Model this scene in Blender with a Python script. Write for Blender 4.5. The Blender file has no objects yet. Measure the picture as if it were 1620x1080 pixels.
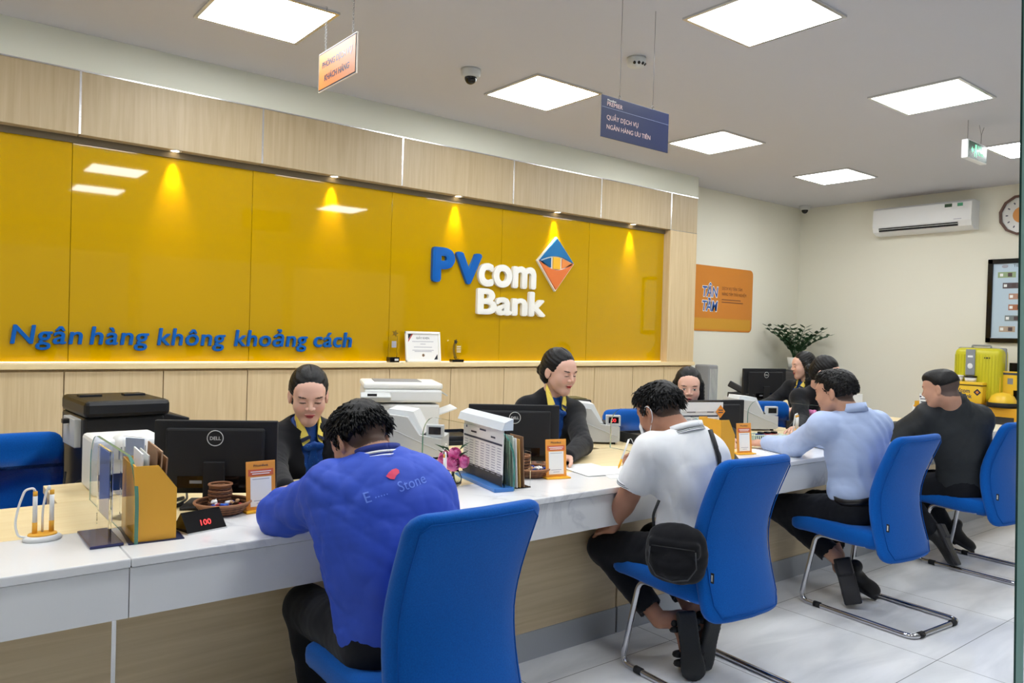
import bpy, bmesh, math, random
import numpy as np
from mathutils import Matrix, Vector, Euler
random.seed(7)
PI = math.pi
sc = bpy.context.scene
COL = sc.collection
# ---------------------------------------------------------------- camera
F_PX = 1214.7
_a, _b, _c = 0.0127, -0.6703, 0.0291
def _rot(a, b, c):
    Rx = np.array([[1,0,0],[0,math.cos(a),-math.sin(a)],[0,math.sin(a),math.cos(a)]])
    Ry = np.array([[math.cos(b),0,math.sin(b)],[0,1,0],[-math.sin(b),0,math.cos(b)]])
    Rz = np.array([[math.cos(c),-math.sin(c),0],[math.sin(c),math.cos(c),0],[0,0,1]])
    return Rz @ Rx @ Ry
_Q = _rot(_a, _b, _c)
RC = np.stack([_Q @ [1,0,0], _Q @ [0,0,1], _Q @ [0,-1,0]])      # world axes (rows) in camera terms
EYE = 1.38
cam_data = bpy.data.cameras.new('camera'); cam = bpy.data.objects.new('camera', cam_data); COL.objects.link(cam)
cam_data.sensor_width = 36; cam_data.lens = F_PX/1620*36; cam_data.clip_start = 0.02
m4 = Matrix.Identity(4)
for i in range(3):
    m4[i][0] = RC[i,0]; m4[i][1] = -RC[i,1]; m4[i][2] = -RC[i,2]
m4[2][3] = EYE
cam.matrix_world = m4
sc.camera = cam
def ray(u, v): return RC @ np.array([u-810, v-540, F_PX])
def PZ(u, v, z): d = ray(u, v); return Vector(np.array([0,0,EYE]) + d*((z-EYE)/d[2]))
def PY(u, v, y): d = ray(u, v); return Vector(np.array([0,0,EYE]) + d*(y/d[1]))
def PX(u, v, x): d = ray(u, v); return Vector(np.array([0,0,EYE]) + d*(x/d[0]))
# ---------------------------------------------------------------- world, exposure
w = bpy.data.worlds.new('world'); sc.world = w; w.use_nodes = True
w.node_tree.nodes['Background'].inputs[0].default_value = (0.75, 0.85, 1, 1)
w.node_tree.nodes['Background'].inputs[1].default_value = 0.35
sc.view_settings.view_transform = 'Standard'; sc.view_settings.look = 'None'
sc.view_settings.gamma = 1; sc.view_settings.use_curve_mapping = False
sc.view_settings.exposure = 0.0
PANEL_EMIT = 23.0
SPOT_W = 34.0
# ---------------------------------------------------------------- materials
MATS = {}
def S(r, g, b):      # sRGB 0-255 -> linear
    f = lambda c: (c/255/12.92) if c/255 <= .04045 else ((c/255+.055)/1.055)**2.4
    return (f(r), f(g), f(b), 1)
def mat(name, col, rough=.5, metal=0, spec=.5, emit=None, es=0, trans=0, ior=1.45, coat=0, sub=0, alpha=1, sheen=0):
    if name in MATS: return MATS[name]
    m = bpy.data.materials.new(name); m.use_nodes = True
    b = m.node_tree.nodes['Principled BSDF']
    b.inputs['Base Color'].default_value = col
    b.inputs['Roughness'].default_value = rough; b.inputs['Metallic'].default_value = metal
    b.inputs['Specular IOR Level'].default_value = spec; b.inputs['IOR'].default_value = ior
    b.inputs['Transmission Weight'].default_value = trans; b.inputs['Coat Weight'].default_value = coat
    b.inputs['Sheen Weight'].default_value = sheen
    b.inputs['Alpha'].default_value = alpha
    if sub:
        b.inputs['Subsurface Weight'].default_value = sub; b.inputs['Subsurface Radius'].default_value = (.012,.005,.003)
        b.inputs['Subsurface Scale'].default_value = 1
    if emit: b.inputs['Emission Color'].default_value = emit; b.inputs['Emission Strength'].default_value = es
    MATS[name] = m; return m
def nodes(m): return m.node_tree.nodes, m.node_tree.links, m.node_tree.nodes['Principled BSDF']
def noise_col(m, c0, c1, scale=(1,1,1), nscale=5, detail=4, p0=.35, p1=.65, bump=0, rough_amp=0, world=True, dist=.0, bscale=None):
    N, L, b = nodes(m)
    tc = N.new('ShaderNodeNewGeometry' if world else 'ShaderNodeTexCoord'); mp = N.new('ShaderNodeMapping')
    L.new(tc.outputs['Position' if world else 'Object'], mp.inputs[0]); mp.inputs['Scale'].default_value = scale
    n = N.new('ShaderNodeTexNoise'); n.inputs['Scale'].default_value = nscale; n.inputs['Detail'].default_value = detail
    n.inputs['Distortion'].default_value = dist
    L.new(mp.outputs[0], n.inputs[0])
    r = N.new('ShaderNodeValToRGB'); r.color_ramp.elements[0].color = c0; r.color_ramp.elements[1].color = c1
    r.color_ramp.elements[0].position = p0; r.color_ramp.elements[1].position = p1
    L.new(n.outputs[0], r.inputs[0]); L.new(r.outputs[0], b.inputs['Base Color'])
    if bump:
        bp = N.new('ShaderNodeBump'); bp.inputs['Strength'].default_value = bump; bp.inputs['Distance'].default_value = .002
        n2 = n
        if bscale:
            n2 = N.new('ShaderNodeTexNoise'); n2.inputs['Scale'].default_value = bscale; n2.inputs['Detail'].default_value = 3; L.new(tc.outputs[0 if world else 'Object'], n2.inputs[0])
            if world: L.new(tc.outputs['Position'], n2.inputs[0])
        L.new(n2.outputs[0], bp.inputs['Height']); L.new(bp.outputs[0], b.inputs['Normal'])
    return m
def wood(name, c0, c1, axis, rough=.45):
    m = mat(name, c0, rough); sc_ = [34, 34, 34]; sc_[axis] = 1.6
    noise_col(m, c0, c1, tuple(sc_), 1.2, 5, .3, .7, bump=.06, dist=.7); return m
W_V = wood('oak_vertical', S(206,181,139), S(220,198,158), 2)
W_HD = wood('oak_header_darkened', S(178,158,124), S(192,173,140), 2)  # same oak, colour darkened to offset the strong panel light on the header
W_H = wood('oak_horizontal', S(198,178,142), S(214,195,160), 0)
W_T = wood('oak_desktop', S(232,208,158), S(240,220,175), 0, .35)
def marble(name, base, vein, rough, amt=.06, sc_=1.4):
    m = mat(name, base, rough); N, L, b = nodes(m)
    g = N.new('ShaderNodeNewGeometry'); n1 = N.new('ShaderNodeTexNoise'); n1.inputs['Scale'].default_value = sc_*2.2; n1.inputs['Detail'].default_value = 8; n1.inputs['Distortion'].default_value = 1.3
    L.new(g.outputs['Position'], n1.inputs[0])
    r = N.new('ShaderNodeValToRGB'); e = r.color_ramp.elements
    e[0].position = .47; e[0].color = base; e[1].position = .53; e[1].color = base
    k = e.new(.5); k.color = vein
    L.new(n1.outputs[0], r.inputs[0])
    n2 = N.new('ShaderNodeTexNoise'); n2.inputs['Scale'].default_value = sc_*1.7; L.new(g.outputs['Position'], n2.inputs[0])
    r2 = N.new('ShaderNodeValToRGB'); r2.color_ramp.elements[0].position = .5; r2.color_ramp.elements[1].position = .68; L.new(n2.outputs[0], r2.inputs[0])
    mx = N.new('ShaderNodeMixRGB'); L.new(r2.outputs[0], mx.inputs[0]); mx.inputs[1].default_value = base; L.new(r.outputs[0], mx.inputs[2]); L.new(mx.outputs[0], b.inputs['Base Color'])
    return m
M_STONE = marble('white_stone', S(232,233,234), S(196,198,203), .16)
M_WALL = mat('cream_paint', S(232,229,213), .85, spec=.2)
M_BEAM = mat('beam_paint', S(232,233,218), .85, spec=.2)
M_CEIL = mat('ceiling_paint', S(202,202,207), .9, spec=.2)
M_PLINTH = mat('brushed_plinth', S(168,172,178), .3, .15)
M_YEL = mat('yellow_glass', S(190,150,0), .03, coat=0, spec=.5)
M_YELEDGE = mat('yellow_glass_edge', S(150,112,0), .3)
M_ALU = mat('aluminium_strip', S(215,215,215), .25, .9)
M_CHROME = mat('chrome', S(200,200,205), .08, 1)
M_BLUE = mat('blue_fabric', S(0,86,172), .85, spec=.15, sheen=.15); noise_col(M_BLUE, S(0,81,164), S(0,91,180), (1,1,1), 260, 3, .3, .7, bump=.25, world=False)
M_BLUE2 = mat('blue_piping', S(0,78,160), .8, spec=.2)
M_BLACK = mat('black_plastic', S(22,23,26), .42)
M_BLACKG = mat('black_gloss', S(12,12,14), .12)
M_DKMAT = mat('black_matte', S(24,25,28), .7)
M_WHITE = mat('white_plastic', S(232,233,232), .4)
M_GREYP = mat('light_grey_plastic', S(204,206,204), .45)
M_GREY = mat('mid_grey_plastic', S(140,142,145), .5)
M_PAPER = mat('paper', S(240,240,238), .8)
M_INK = mat('print_ink', S(70,72,85), .8)
M_LINK = mat('faint_print', S(168,168,180), .8)
M_DINK = mat('dark_ink', S(30,32,40), .8)
M_ORANGE = mat('orange_print', S(226,142,52), .45)
M_YELP = mat('yellow_plastic', S(244,180,40), .35)
M_YORANGE = mat('amber_board', S(238,176,58), .45)
M_NAVY = mat('navy_print', S(16,30,72), .35)
M_LBLUE = mat('logo_blue', S(0,92,176), .3)
M_LWHITE = mat('logo_white', S(244,243,236), .35)
M_GREENL = mat('leaf_green', S(34,68,36), .5)
M_PINK = mat('pink_petals', S(242,146,198), .6)
M_GLASS = mat('clear_glass', (.93,1,.97,1), 0, trans=1, ior=1.45)
M_ACR = mat('clear_acrylic', (.97,.985,1,1), .0, trans=1, ior=1.12)
M_GEDGE = mat('glass_green_edge', S(92,158,146), .1, trans=.35)
M_LAMP = mat('lamp_diffuser', (1,1,1,1), .5, emit=(.95,.98,1,1), es=PANEL_EMIT)
M_RED7 = mat('red_digits', (1,.02,.02,1), .5, emit=(1,.05,.05,1), es=1.3)
# ---------------------------------------------------------------- mesh builder
class MB:
    def __init__(s): s.v=[]; s.f=[]; s.m=[]; s.sm=[]; s.mats=[]; s.T=Matrix.Identity(4)
    def mi(s, m):
        if m not in s.mats: s.mats.append(m)
        return s.mats.index(m)
    def add(s, vs, fs, m, smooth=False):
        o = len(s.v); T = s.T
        s.v += [tuple(T @ Vector(v)) for v in vs]; i = s.mi(m)
        for f in fs: s.f.append(tuple(o+k for k in f)); s.m.append(i); s.sm.append(smooth)
        return s
    def box(s, c, d, m, bev=0, rot=(0,0,0), seg=2):
        R = Euler(rot).to_matrix().to_4x4(); Mx = Matrix.Translation(c) @ R @ Matrix.Diagonal((d[0],d[1],d[2],1))
        if not bev:
            vs = [Mx @ Vector((x,y,z)) for x in (-.5,.5) for y in (-.5,.5) for z in (-.5,.5)]
            return s.add(vs, [(0,1,3,2),(4,6,7,5),(0,4,5,1),(2,3,7,6),(0,2,6,4),(1,5,7,3)], m)
        bm = bmesh.new(); bmesh.ops.create_cube(bm, size=1, matrix=Matrix.Diagonal((d[0],d[1],d[2],1)))
        bmesh.ops.bevel(bm, geom=bm.edges[:], offset=min(bev, .49*min(d)), segments=seg, affect='EDGES', profile=.5)
        vs = [Matrix.Translation(c) @ R @ v.co for v in bm.verts]; bm.verts.index_update()
        fs = [tuple(v.index for v in f.verts) for f in bm.faces]; bm.free()
        return s.add(vs, fs, m, seg > 2)
    def b2(s, x0,x1,y0,y1,z0,z1, m, bev=0): return s.box(((x0+x1)/2,(y0+y1)/2,(z0+z1)/2),(abs(x1-x0),abs(y1-y0),abs(z1-z0)), m, bev)
    def ring(s, rings, m, smooth=True, cap=True, closed=False):
        n = len(rings[0]); vs = [p for r in rings for p in r]; fs = []
        K = len(rings)
        for i in range(K if closed else K-1):
            for j in range(n):
                a = i*n+j; b = i*n+(j+1)%n; c = ((i+1)%K)*n+(j+1)%n; d = ((i+1)%K)*n+j
                fs.append((a,b,c,d))
        if cap and not closed: fs.append(tuple(range(n-1,-1,-1))); fs.append(tuple((K-1)*n+j for j in range(n)))
        return s.add(vs, fs, m, smooth)
    def cyl(s, p0, p1, r0, r1=None, m=None, n=20, smooth=True):
        r1 = r0 if r1 is None else r1; return s.tube([p0,p1],[r0,r1],m,n,smooth)
    def tube(s, pts, r, m, n=10, smooth=True, closed=False, flat=None):
        pts = [Vector(p) for p in pts]; K = len(pts); rs = r if isinstance(r,(list,tuple)) else [r]*K
        def tan(i):
            if closed: t = pts[(i+1)%K]-pts[(i-1)%K]
            else: t = pts[min(i+1,K-1)]-pts[max(i-1,0)]
            return t.normalized() if t.length > 1e-9 else Vector((0,0,1))
        t = tan(0); u = t.orthogonal().normalized(); rings = []
        for i in range(K):
            t2 = tan(i); ax = t.cross(t2)
            if ax.length > 1e-7: u = Matrix.Rotation(t.angle(t2), 3, ax.normalized()) @ u
            t = t2; u = (u - t*u.dot(t)).normalized(); w_ = t.cross(u)
            rings.append([pts[i] + (u*math.cos(2*PI*j/n) + w_*math.sin(2*PI*j/n))*rs[i] for j in range(n)])
        return s.ring(rings, m, smooth, True, closed)
    def lathe(s, prof, m, c=(0,0,0), n=28, smooth=True, sx=1, sy=1):
        rings = [[(c[0]+r*math.cos(2*PI*j/n)*sx, c[1]+r*math.sin(2*PI*j/n)*sy, c[2]+z) for j in range(n)] for r,z in prof]
        return s.ring(rings, m, smooth, True)
    def prism(s, poly, y0, y1, m, m2=None):     # outline in local x,z swept along y
        n = len(poly); vs = [(x,y0,z) for x,z in poly]+[(x,y1,z) for x,z in poly]
        s.add(vs, [tuple(range(n)), tuple(range(2*n-1,n-1,-1))], m)
        return s.add(vs, [(i,i+n,(i+1)%n+n,(i+1)%n) for i in range(n)], m2 or m)
    def quad(s, a,b,c,d, m): return s.add([a,b,c,d],[(0,1,2,3)], m)
    def ell(s, c, r, m, nu=16, nv=10, rot=(0,0,0)):
        R = Euler(rot).to_matrix(); rings = []
        for i in range(1,nv):
            a = PI*i/nv; rings.append([Vector(c)+R@Vector((r[0]*math.sin(a)*math.cos(2*PI*j/nu), r[1]*math.sin(a)*math.sin(2*PI*j/nu), -r[2]*math.cos(a))) for j in range(nu)])
        return s.ring(rings, m, True)
    def text(s, txt, size, m, loc=(0,0,0), ext=.001, off=0, shear=0, align='LEFT', sx=1, sp=1, rot=None, line=1, bold=0, res=3):
        # letters stand in the local x-z plane and face -y
        cu = bpy.data.curves.new('lettering', 'FONT'); cu.body = txt; cu.size = size; cu.extrude = ext; cu.offset = off
        cu.shear = shear; cu.align_x = align; cu.space_character = sp; cu.space_line = line; cu.resolution_u = res
        o = bpy.data.objects.new('lettering', cu); COL.objects.link(o)
        me = bpy.data.meshes.new_from_object(o.evaluated_get(bpy.context.evaluated_depsgraph_get()))
        R = Matrix.Rotation(PI/2, 4, 'X'); Mx = Matrix.Translation(loc) @ (rot or Matrix.Identity(4)) @ R @ Matrix.Diagonal((sx,1,1,1))
        for k,(dx,dz) in enumerate([(0,0)] if not bold else [(0,0)]+[(bold*math.cos(a), bold*math.sin(a)) for a in np.linspace(0,2*PI,8,endpoint=False)]):
            s.add([(lambda q: (q[0]+dx, q[1]+.0004*k, q[2]+dz))(Mx @ v.co) for v in me.vertices], [tuple(p.vertices) for p in me.polygons], m)
        bpy.data.objects.remove(o); bpy.data.curves.remove(cu); bpy.data.meshes.remove(me); return s
    def build(s, name, parent=None, loc=None, label=None):
        me = bpy.data.meshes.new(name); me.from_pydata(s.v, [], s.f)
        for m in s.mats: me.materials.append(m)
        me.polygons.foreach_set('material_index', s.m); me.polygons.foreach_set('use_smooth', s.sm); me.update()
        o = bpy.data.objects.new(name, me); COL.objects.link(o)
        if parent: o.parent = parent
        if loc: o.location = loc
        if label: o['label'] = label
        return o
def thing(name, label, cat, loc=(0,0,0), rz=0, group=None, rot=None):
    o = bpy.data.objects.new(name, None); COL.objects.link(o); o.location = loc; o.rotation_euler = rot or (0,0,rz)
    o.empty_display_size = .05
    return tag(o, label, cat, group)
def tag(o, label, cat, group=None):
    o['label'] = label; o['category'] = cat
    if group: o['group'] = group
    return o
def struct(o): o['kind'] = 'structure'; return o
def copy_tree(o, parent=None):
    c = o.copy(); COL.objects.link(c)
    if parent: c.parent = parent
    for ch in o.children: copy_tree(ch, c)
    return c
def again(o, loc, rz, label, rot=None):
    c = copy_tree(o); c.location = loc; c.rotation_euler = rot or (0,0,rz); c['label'] = label; return c
def fillet(pts, r, n=6):
    pts = [Vector(p) for p in pts]; out = [pts[0]]
    for i in range(1, len(pts)-1):
        a, b, c = pts[i-1], pts[i], pts[i+1]; rr = min(r, (a-b).length*.49, (c-b).length*.49)
        p = b+(a-b).normalized()*rr; q = b+(c-b).normalized()*rr
        for k in range(n+1): t = k/n; out.append(p*(1-t)**2 + b*2*t*(1-t) + q*t*t)
    return out+[pts[-1]]
def rrect(w_, h, r, n=6, z0=0):   # rounded rectangle outline, centred in x, from z0 up
    o = []
    for cx_, cz, a0 in ((w_/2-r, z0+r, -PI/2), (w_/2-r, z0+h-r, 0), (-w_/2+r, z0+h-r, PI/2), (-w_/2+r, z0+r, PI)):
        o += [(cx_+r*math.cos(a0+PI/2*k/n), cz+r*math.sin(a0+PI/2*k/n)) for k in range(n+1)]
    return o
# ================================================================ the room
X0, X1, Y0, YB, YF, YW, ZC = -3.2, 9.17, -4.6, 5.57, 5.25, 5.335, 3.09
b = MB(); b.b2(X0-.1, X1+.1, Y0-.1, YB+.1, -.1, 0, mat('floor_tile', S(205,208,212), .07)); fl = struct(b.build('floor'))
N, L, bs = nodes(MATS['floor_tile'])
g = N.new('ShaderNodeNewGeometry'); mp = N.new('ShaderNodeMapping'); L.new(g.outputs['Position'], mp.inputs[0])
TW = .81; mp.inputs['Location'].default_value = (-(3.56 % TW), -(1.437 % TW), 0)
br = N.new('ShaderNodeTexBrick'); br.offset = 0; br.inputs['Scale'].default_value = 1; br.inputs['Brick Width'].default_value = TW; br.inputs['Row Height'].default_value = TW
br.inputs['Mortar Size'].default_value = .0016; br.inputs['Mortar Smooth'].default_value = .1
br.inputs['Color1'].default_value = (0,0,0,1); br.inputs['Color2'].default_value = (0,0,0,1); br.inputs['Mortar'].default_value = (1,1,1,1)
L.new(mp.outputs[0], br.inputs[0])
mp2 = N.new('ShaderNodeMapping'); mp2.inputs['Rotation'].default_value = (0,0,.5); mp2.inputs['Scale'].default_value = (1.1,4.2,1); L.new(g.outputs['Position'], mp2.inputs[0])
ns = N.new('ShaderNodeTexNoise'); ns.inputs['Scale'].default_value = 1.3; ns.inputs['Detail'].default_value = 7; ns.inputs['Distortion'].default_value = .8; L.new(mp2.outputs[0], ns.inputs[0])
cr = N.new('ShaderNodeValToRGB'); e = cr.color_ramp.elements; e[0].position = .35; e[0].color = S(216,219,223); e[1].position = .6; e[1].color = S(238,240,243)
L.new(ns.outputs[0], cr.inputs[0])
mx = N.new('ShaderNodeMixRGB'); L.new(br.outputs['Color'], mx.inputs[0]); L.new(cr.outputs[0], mx.inputs[1]); mx.inputs[2].default_value = S(110,112,116)
L.new(mx.outputs[0], bs.inputs['Base Color'])
b = MB(); b.b2(X0-.1, X1+.1, Y0-.1, YB+.1, ZC, ZC+.1, M_CEIL); struct(b.build('ceiling'))
b = MB(); b.b2(X0, X1, YB, YB+.1, 0, ZC, M_WALL); struct(b.build('wall_back'))
b = MB(); b.b2(X1, X1+.1, Y0, YB, 0, ZC, M_WALL); struct(b.build('wall_right'))
b = MB(); b.b2(X0-.1, X0, Y0, YB, 0, ZC, M_WALL); struct(b.build('wall_left'))
b = MB(); b.b2(X0, X1, Y0-.1, Y0, 0, .9, M_WALL); b.b2(X0, X1, Y0-.1, Y0, 2.6, ZC, M_WALL)
for x in (-3.1, 0.2, 3.3, 6.2, 9.07): b.b2(x-.1, x+.1, Y0-.1, Y0, .9, 2.6, M_WALL)
struct(b.build('wall_front'))
b = MB(); b.b2(X0, 6.65, YF, YB, 2.87, ZC, M_BEAM); struct(b.build('wall_beam'))
# oak surround of the yellow wall
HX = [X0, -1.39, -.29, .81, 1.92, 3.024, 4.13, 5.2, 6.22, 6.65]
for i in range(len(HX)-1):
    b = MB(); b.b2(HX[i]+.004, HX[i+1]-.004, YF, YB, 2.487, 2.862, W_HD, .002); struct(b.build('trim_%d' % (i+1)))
b = MB()
for x in HX[1:-1]: b.b2(x-.006, x+.006, YF-.001, YF+.02, 2.49, 2.862, M_ALU)
b.b2(X0, 6.65, YF-.004, YF+.02, 2.862, 2.87, M_ALU); b.b2(6.222, 6.65, YF-.001, YF+.02, 2.483, 2.487, M_ALU); struct(b.build('trim_20'))
b = MB(); b.b2(6.22, 6.65, YF, YB, 1.115, 2.483, W_V, .002); struct(b.build('trim_21'))
b = MB(); b.b2(X0, 6.65, YW+.014, YB, 1.115, 2.487, M_YELEDGE); struct(b.build('trim_22'))
b = MB(); b.b2(X0, 6.65, YF-.025, YB, 1.078, 1.115, W_T, .004); struct(b.build('trim_23'))
GX = [PY(u, 450, YW).x for u in (110, 396, 617, 792, 930)]
GX = [GX[0]-3.33, GX[0]-2.22, GX[0]-1.11] + GX + [6.22]
GL = ['yellow glass wall panel far left off the feature wall', 'yellow glass wall panel second from the left end',
      'leftmost yellow glass wall panel in view, behind the word starting the slogan', 'yellow glass wall panel behind the printer, under the first downlight',
      'yellow glass wall panel ending the blue slogan, under the second downlight', 'yellow glass wall panel behind the blue PV letters and the awards',
      'yellow glass wall panel behind the diamond emblem', 'rightmost yellow glass wall panel beside the oak pillar']
for i in range(len(GX)-1):
    if i < 1: continue
    b = MB(); b.b2(GX[i]+.0015, GX[i+1]-.0015, YW, YW+.012, 1.116, 2.486, M_YEL, .0012)
    o = b.build('glass_wall_panel'); tag(o, GL[i], 'wall panel', 'yellow glass panels of the feature wall')
b = MB(); b.b2(X0, 6.22, YW-.012, YW-.002, 2.447, 2.487, mat('soffit_shade_strip', S(120,108,84), .6)); struct(b.build('trim_25'))  # dark strip added for the shadow gap under the soffit, hides panel reflections
b = MB(); b.b2(X0, 6.2, YW-.022, YW-.008, 1.115, 1.120, mat('led_strip', (1,1,1,1), .5, emit=(1,.72,.35,1), es=2.6)); tag(b.build('led_strip'), 'thin warm light strip along the foot of the yellow wall', 'light strip')
# low cupboards under the ledge
DX = [-.9, -.35, .2, .756, 1.313, 1.855, 2.40, 2.96, 3.53, 4.085, 4.633, 5.18, 5.711, 6.18, 6.65]
CL = ['oak wall cupboard %s' % t for t in ('outside the left edge of the counter', 'hidden behind the leftmost blue chair', 'low on the left behind the blue chair', 'behind the black printer', 'behind the left monitor',
      'behind the left clerk with parted black hair', 'behind the customer in the blue jacket', 'behind the white multifunction printer', 'under the glass awards', 'behind the rate board left of the standing monitor',
      'behind the clerk beside the second monitor', 'behind the money counter with red digits', 'behind the customer in the white polo', 'behind the long haired clerk, at the oak pillar')]
for i in range(len(DX)-1):
    t = thing('wall_cupboard', CL[i], 'cupboard', ((DX[i]+DX[i+1])/2, YF, 0), 0, 'oak cupboards under the ledge')
    hw = (DX[i+1]-DX[i])/2
    b = MB(); b.b2(-hw+.001, hw-.001, .02, YB-YF-.005, .0, 1.077, W_V); b.build('body', t)
    b = MB(); b.b2(-hw+.003, hw-.003, 0, .018, .08, 1.062, W_V, .001); b.build('door', t)
b = MB(); b.b2(X0, -.9, YF, YB, 0, 1.077, W_V); struct(b.build('trim_24'))
# recessed downlights
for i,(u,v,l) in enumerate(((275,240,'over the gap after the first wall seam'),(523,281,'above the end of the blue slogan'),(718,312,'above the blue PV letters'),(873,337,'above the diamond emblem'),(1000,355,'nearest the oak pillar'))):
    p = PZ(u, v, 2.487); x = p.x
    t = thing('downlight', 'small recessed downlight %s, lighting the yellow wall' % l, 'downlight', (x, 5.292, 2.487), 0, 'downlights in the oak soffit')
    b = MB(); b.lathe([(.026,-.001),(.038,-.004),(.040,0),(.026,.0)], M_WHITE); b.build('ring', t)
    b = MB(); b.lathe([(.0,-.002),(.025,-.002),(.025,0),(0,0)], mat('spot_lens', (1,1,1,1), .5, emit=(1,.8,.5,1), es=12)); b.build('lens', t)
    ld = bpy.data.lights.new('downlight_lamp','SPOT'); ld.energy = SPOT_W; ld.color = (1,.76,.42); ld.spot_size = .80; ld.spot_blend = 1.0; ld.shadow_soft_size = .02
    lo = bpy.data.objects.new('downlight_lamp', ld); COL.objects.link(lo); lo.parent = t; lo.location = (0,0,-.012); lo.rotation_euler = (.10,0,0)
# ceiling light panels
first = None
PLBL = {(1,0):'nearest the slogan, top left of the ceiling',(2,0):'between the dome camera and the navy sign',(3,0):'just right of the navy hanging sign',(4,0):'farthest back, above the corner camera',
        (2,1):'large at the top, right of the navy sign wires',(3,1):'on the right, before the exit sign',(4,1):'at the right edge behind the exit sign'}
for i,x in enumerate((-.76,1.24,3.25,5.25,7.25)):
    for j,y in enumerate((3.91,2.11,.31,-1.49,-3.29)):
        lab = 'square white LED ceiling panel ' + PLBL.get((i,j), 'lighting the hall outside the picture')
        if first is None:
            t = first = thing('ceiling_light', lab, 'ceiling light', (x+.3, y+.3, ZC), 0, 'square LED panels in the ceiling')
            b = MB()
            for sx,sy,cx_,cy_ in ((.6,.02,0,.29),(.6,.02,0,-.29),(.02,.56,.29,0),(.02,.56,-.29,0)): b.box((cx_,cy_,-.006),(sx,sy,.012), M_ALU)
            b.build('frame', t); b = MB(); b.box((0,0,-.004),(.56,.56,.008), M_LAMP); b.build('diffuser', t)
        else: t = again(first, (x+.3, y+.3, ZC), 0, lab)
        if (i,j) not in PLBL: t['group'] = 'LED panels outside the picture'
        if (j,i) in ((2,0),(2,2),(2,4),(3,0),(3,2),(3,3),(3,4),(4,0),(4,1),(4,2),(4,3),(4,4)):
            for c in list(t.children): bpy.data.objects.remove(c)
            bpy.data.objects.remove(t); continue
        if j == 2: t.location = {0:(-1.2,.9),1:(1.87,.95),2:(3.55,-2.2),3:(4.95,.38),4:(7.6,-.6)}[i]+(ZC,)
        if j == 3: t.location = {0:(-1.2,-.9),1:(1.97,-.66),2:(3.9,-3.6),3:(6.1,-1.6),4:(7.6,-2.4)}[i]+(ZC,)
        if j == 4 and i in (1,2,3): t.location = ((-.3,1.6,5.6)[i-1], -3.9, ZC)
# ================================================================ service counter
t = thing('service_counter', 'long white stone service counter with oak front and desktop', 'counter', (0,0,0))
CE = 6.9
for x0,x1 in ((-2.6,.482),(.484,3.4),(3.402,CE)):
    b = MB(); b.b2(x0, x1, 2.205, 2.56, .725, .75, M_STONE, .004); b.build('stone_top', t)
    b = MB(); b.b2(x0, x1, 2.225, 2.245, .585, .719, M_STONE, .001); b.build('stone_fascia', t)
b = MB(); b.b2(-2.6, CE, 2.232, 2.3, .715, .727, M_DKMAT); b.b2(-2.6, CE, 2.246, 2.47, .58, .6, W_H); b.build('carcass', t)
for x0,x1 in ((-2.6,.488),(.50,2.6),(2.612,4.8),(4.812,CE)):
    b = MB(); b.b2(x0, x1, 2.455, 2.475, .12, .6, W_H); b.build('front_panel', t)
    b = MB(); b.b2(x0, x1, 2.45, 2.47, 0, .12, M_PLINTH); b.build('plinth', t)
b = MB(); b.b2(.488, .5, 2.452, 2.474, 0, .6, M_ALU); b.build('metal_strip', t)
for x0,x1 in ((-2.6,1.9),(1.902,4.2),(4.202,CE)):
    b = MB(); b.b2(x0, x1, 2.5605, 3.0, .722, .75, W_T, .002); b.build('desktop', t)
b = MB(); b.b2(CE-.02, CE, 2.24, 3.0, 0, .75, W_V); b.build('end_panel', t)
for x,w_,dp,l in ((.42,.55,.34,'under the small white machine on the left'),(1.88,.62,1.25,'under the white multifunction printer'),(3.02,.50,1.2,'under the grey money counter with red digits'),(4.38,.58,.62,'under the money counter behind the stamp tray'),(6.1,.5,.5,'at the right end')):
    d = thing('return_desk', 'oak return desk behind the counter ' + l, 'desk', (x,3.003,0), 0, 'oak return desks behind the counter')
    b = MB(); b.b2(0, w_, 0, dp, .722, .75, W_T, .002); b.build('desktop', d)
    b = MB(); b.b2(.01, w_-.01, .0, dp-.02, 0, .722, W_V); b.build('cabinet', d)
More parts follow.
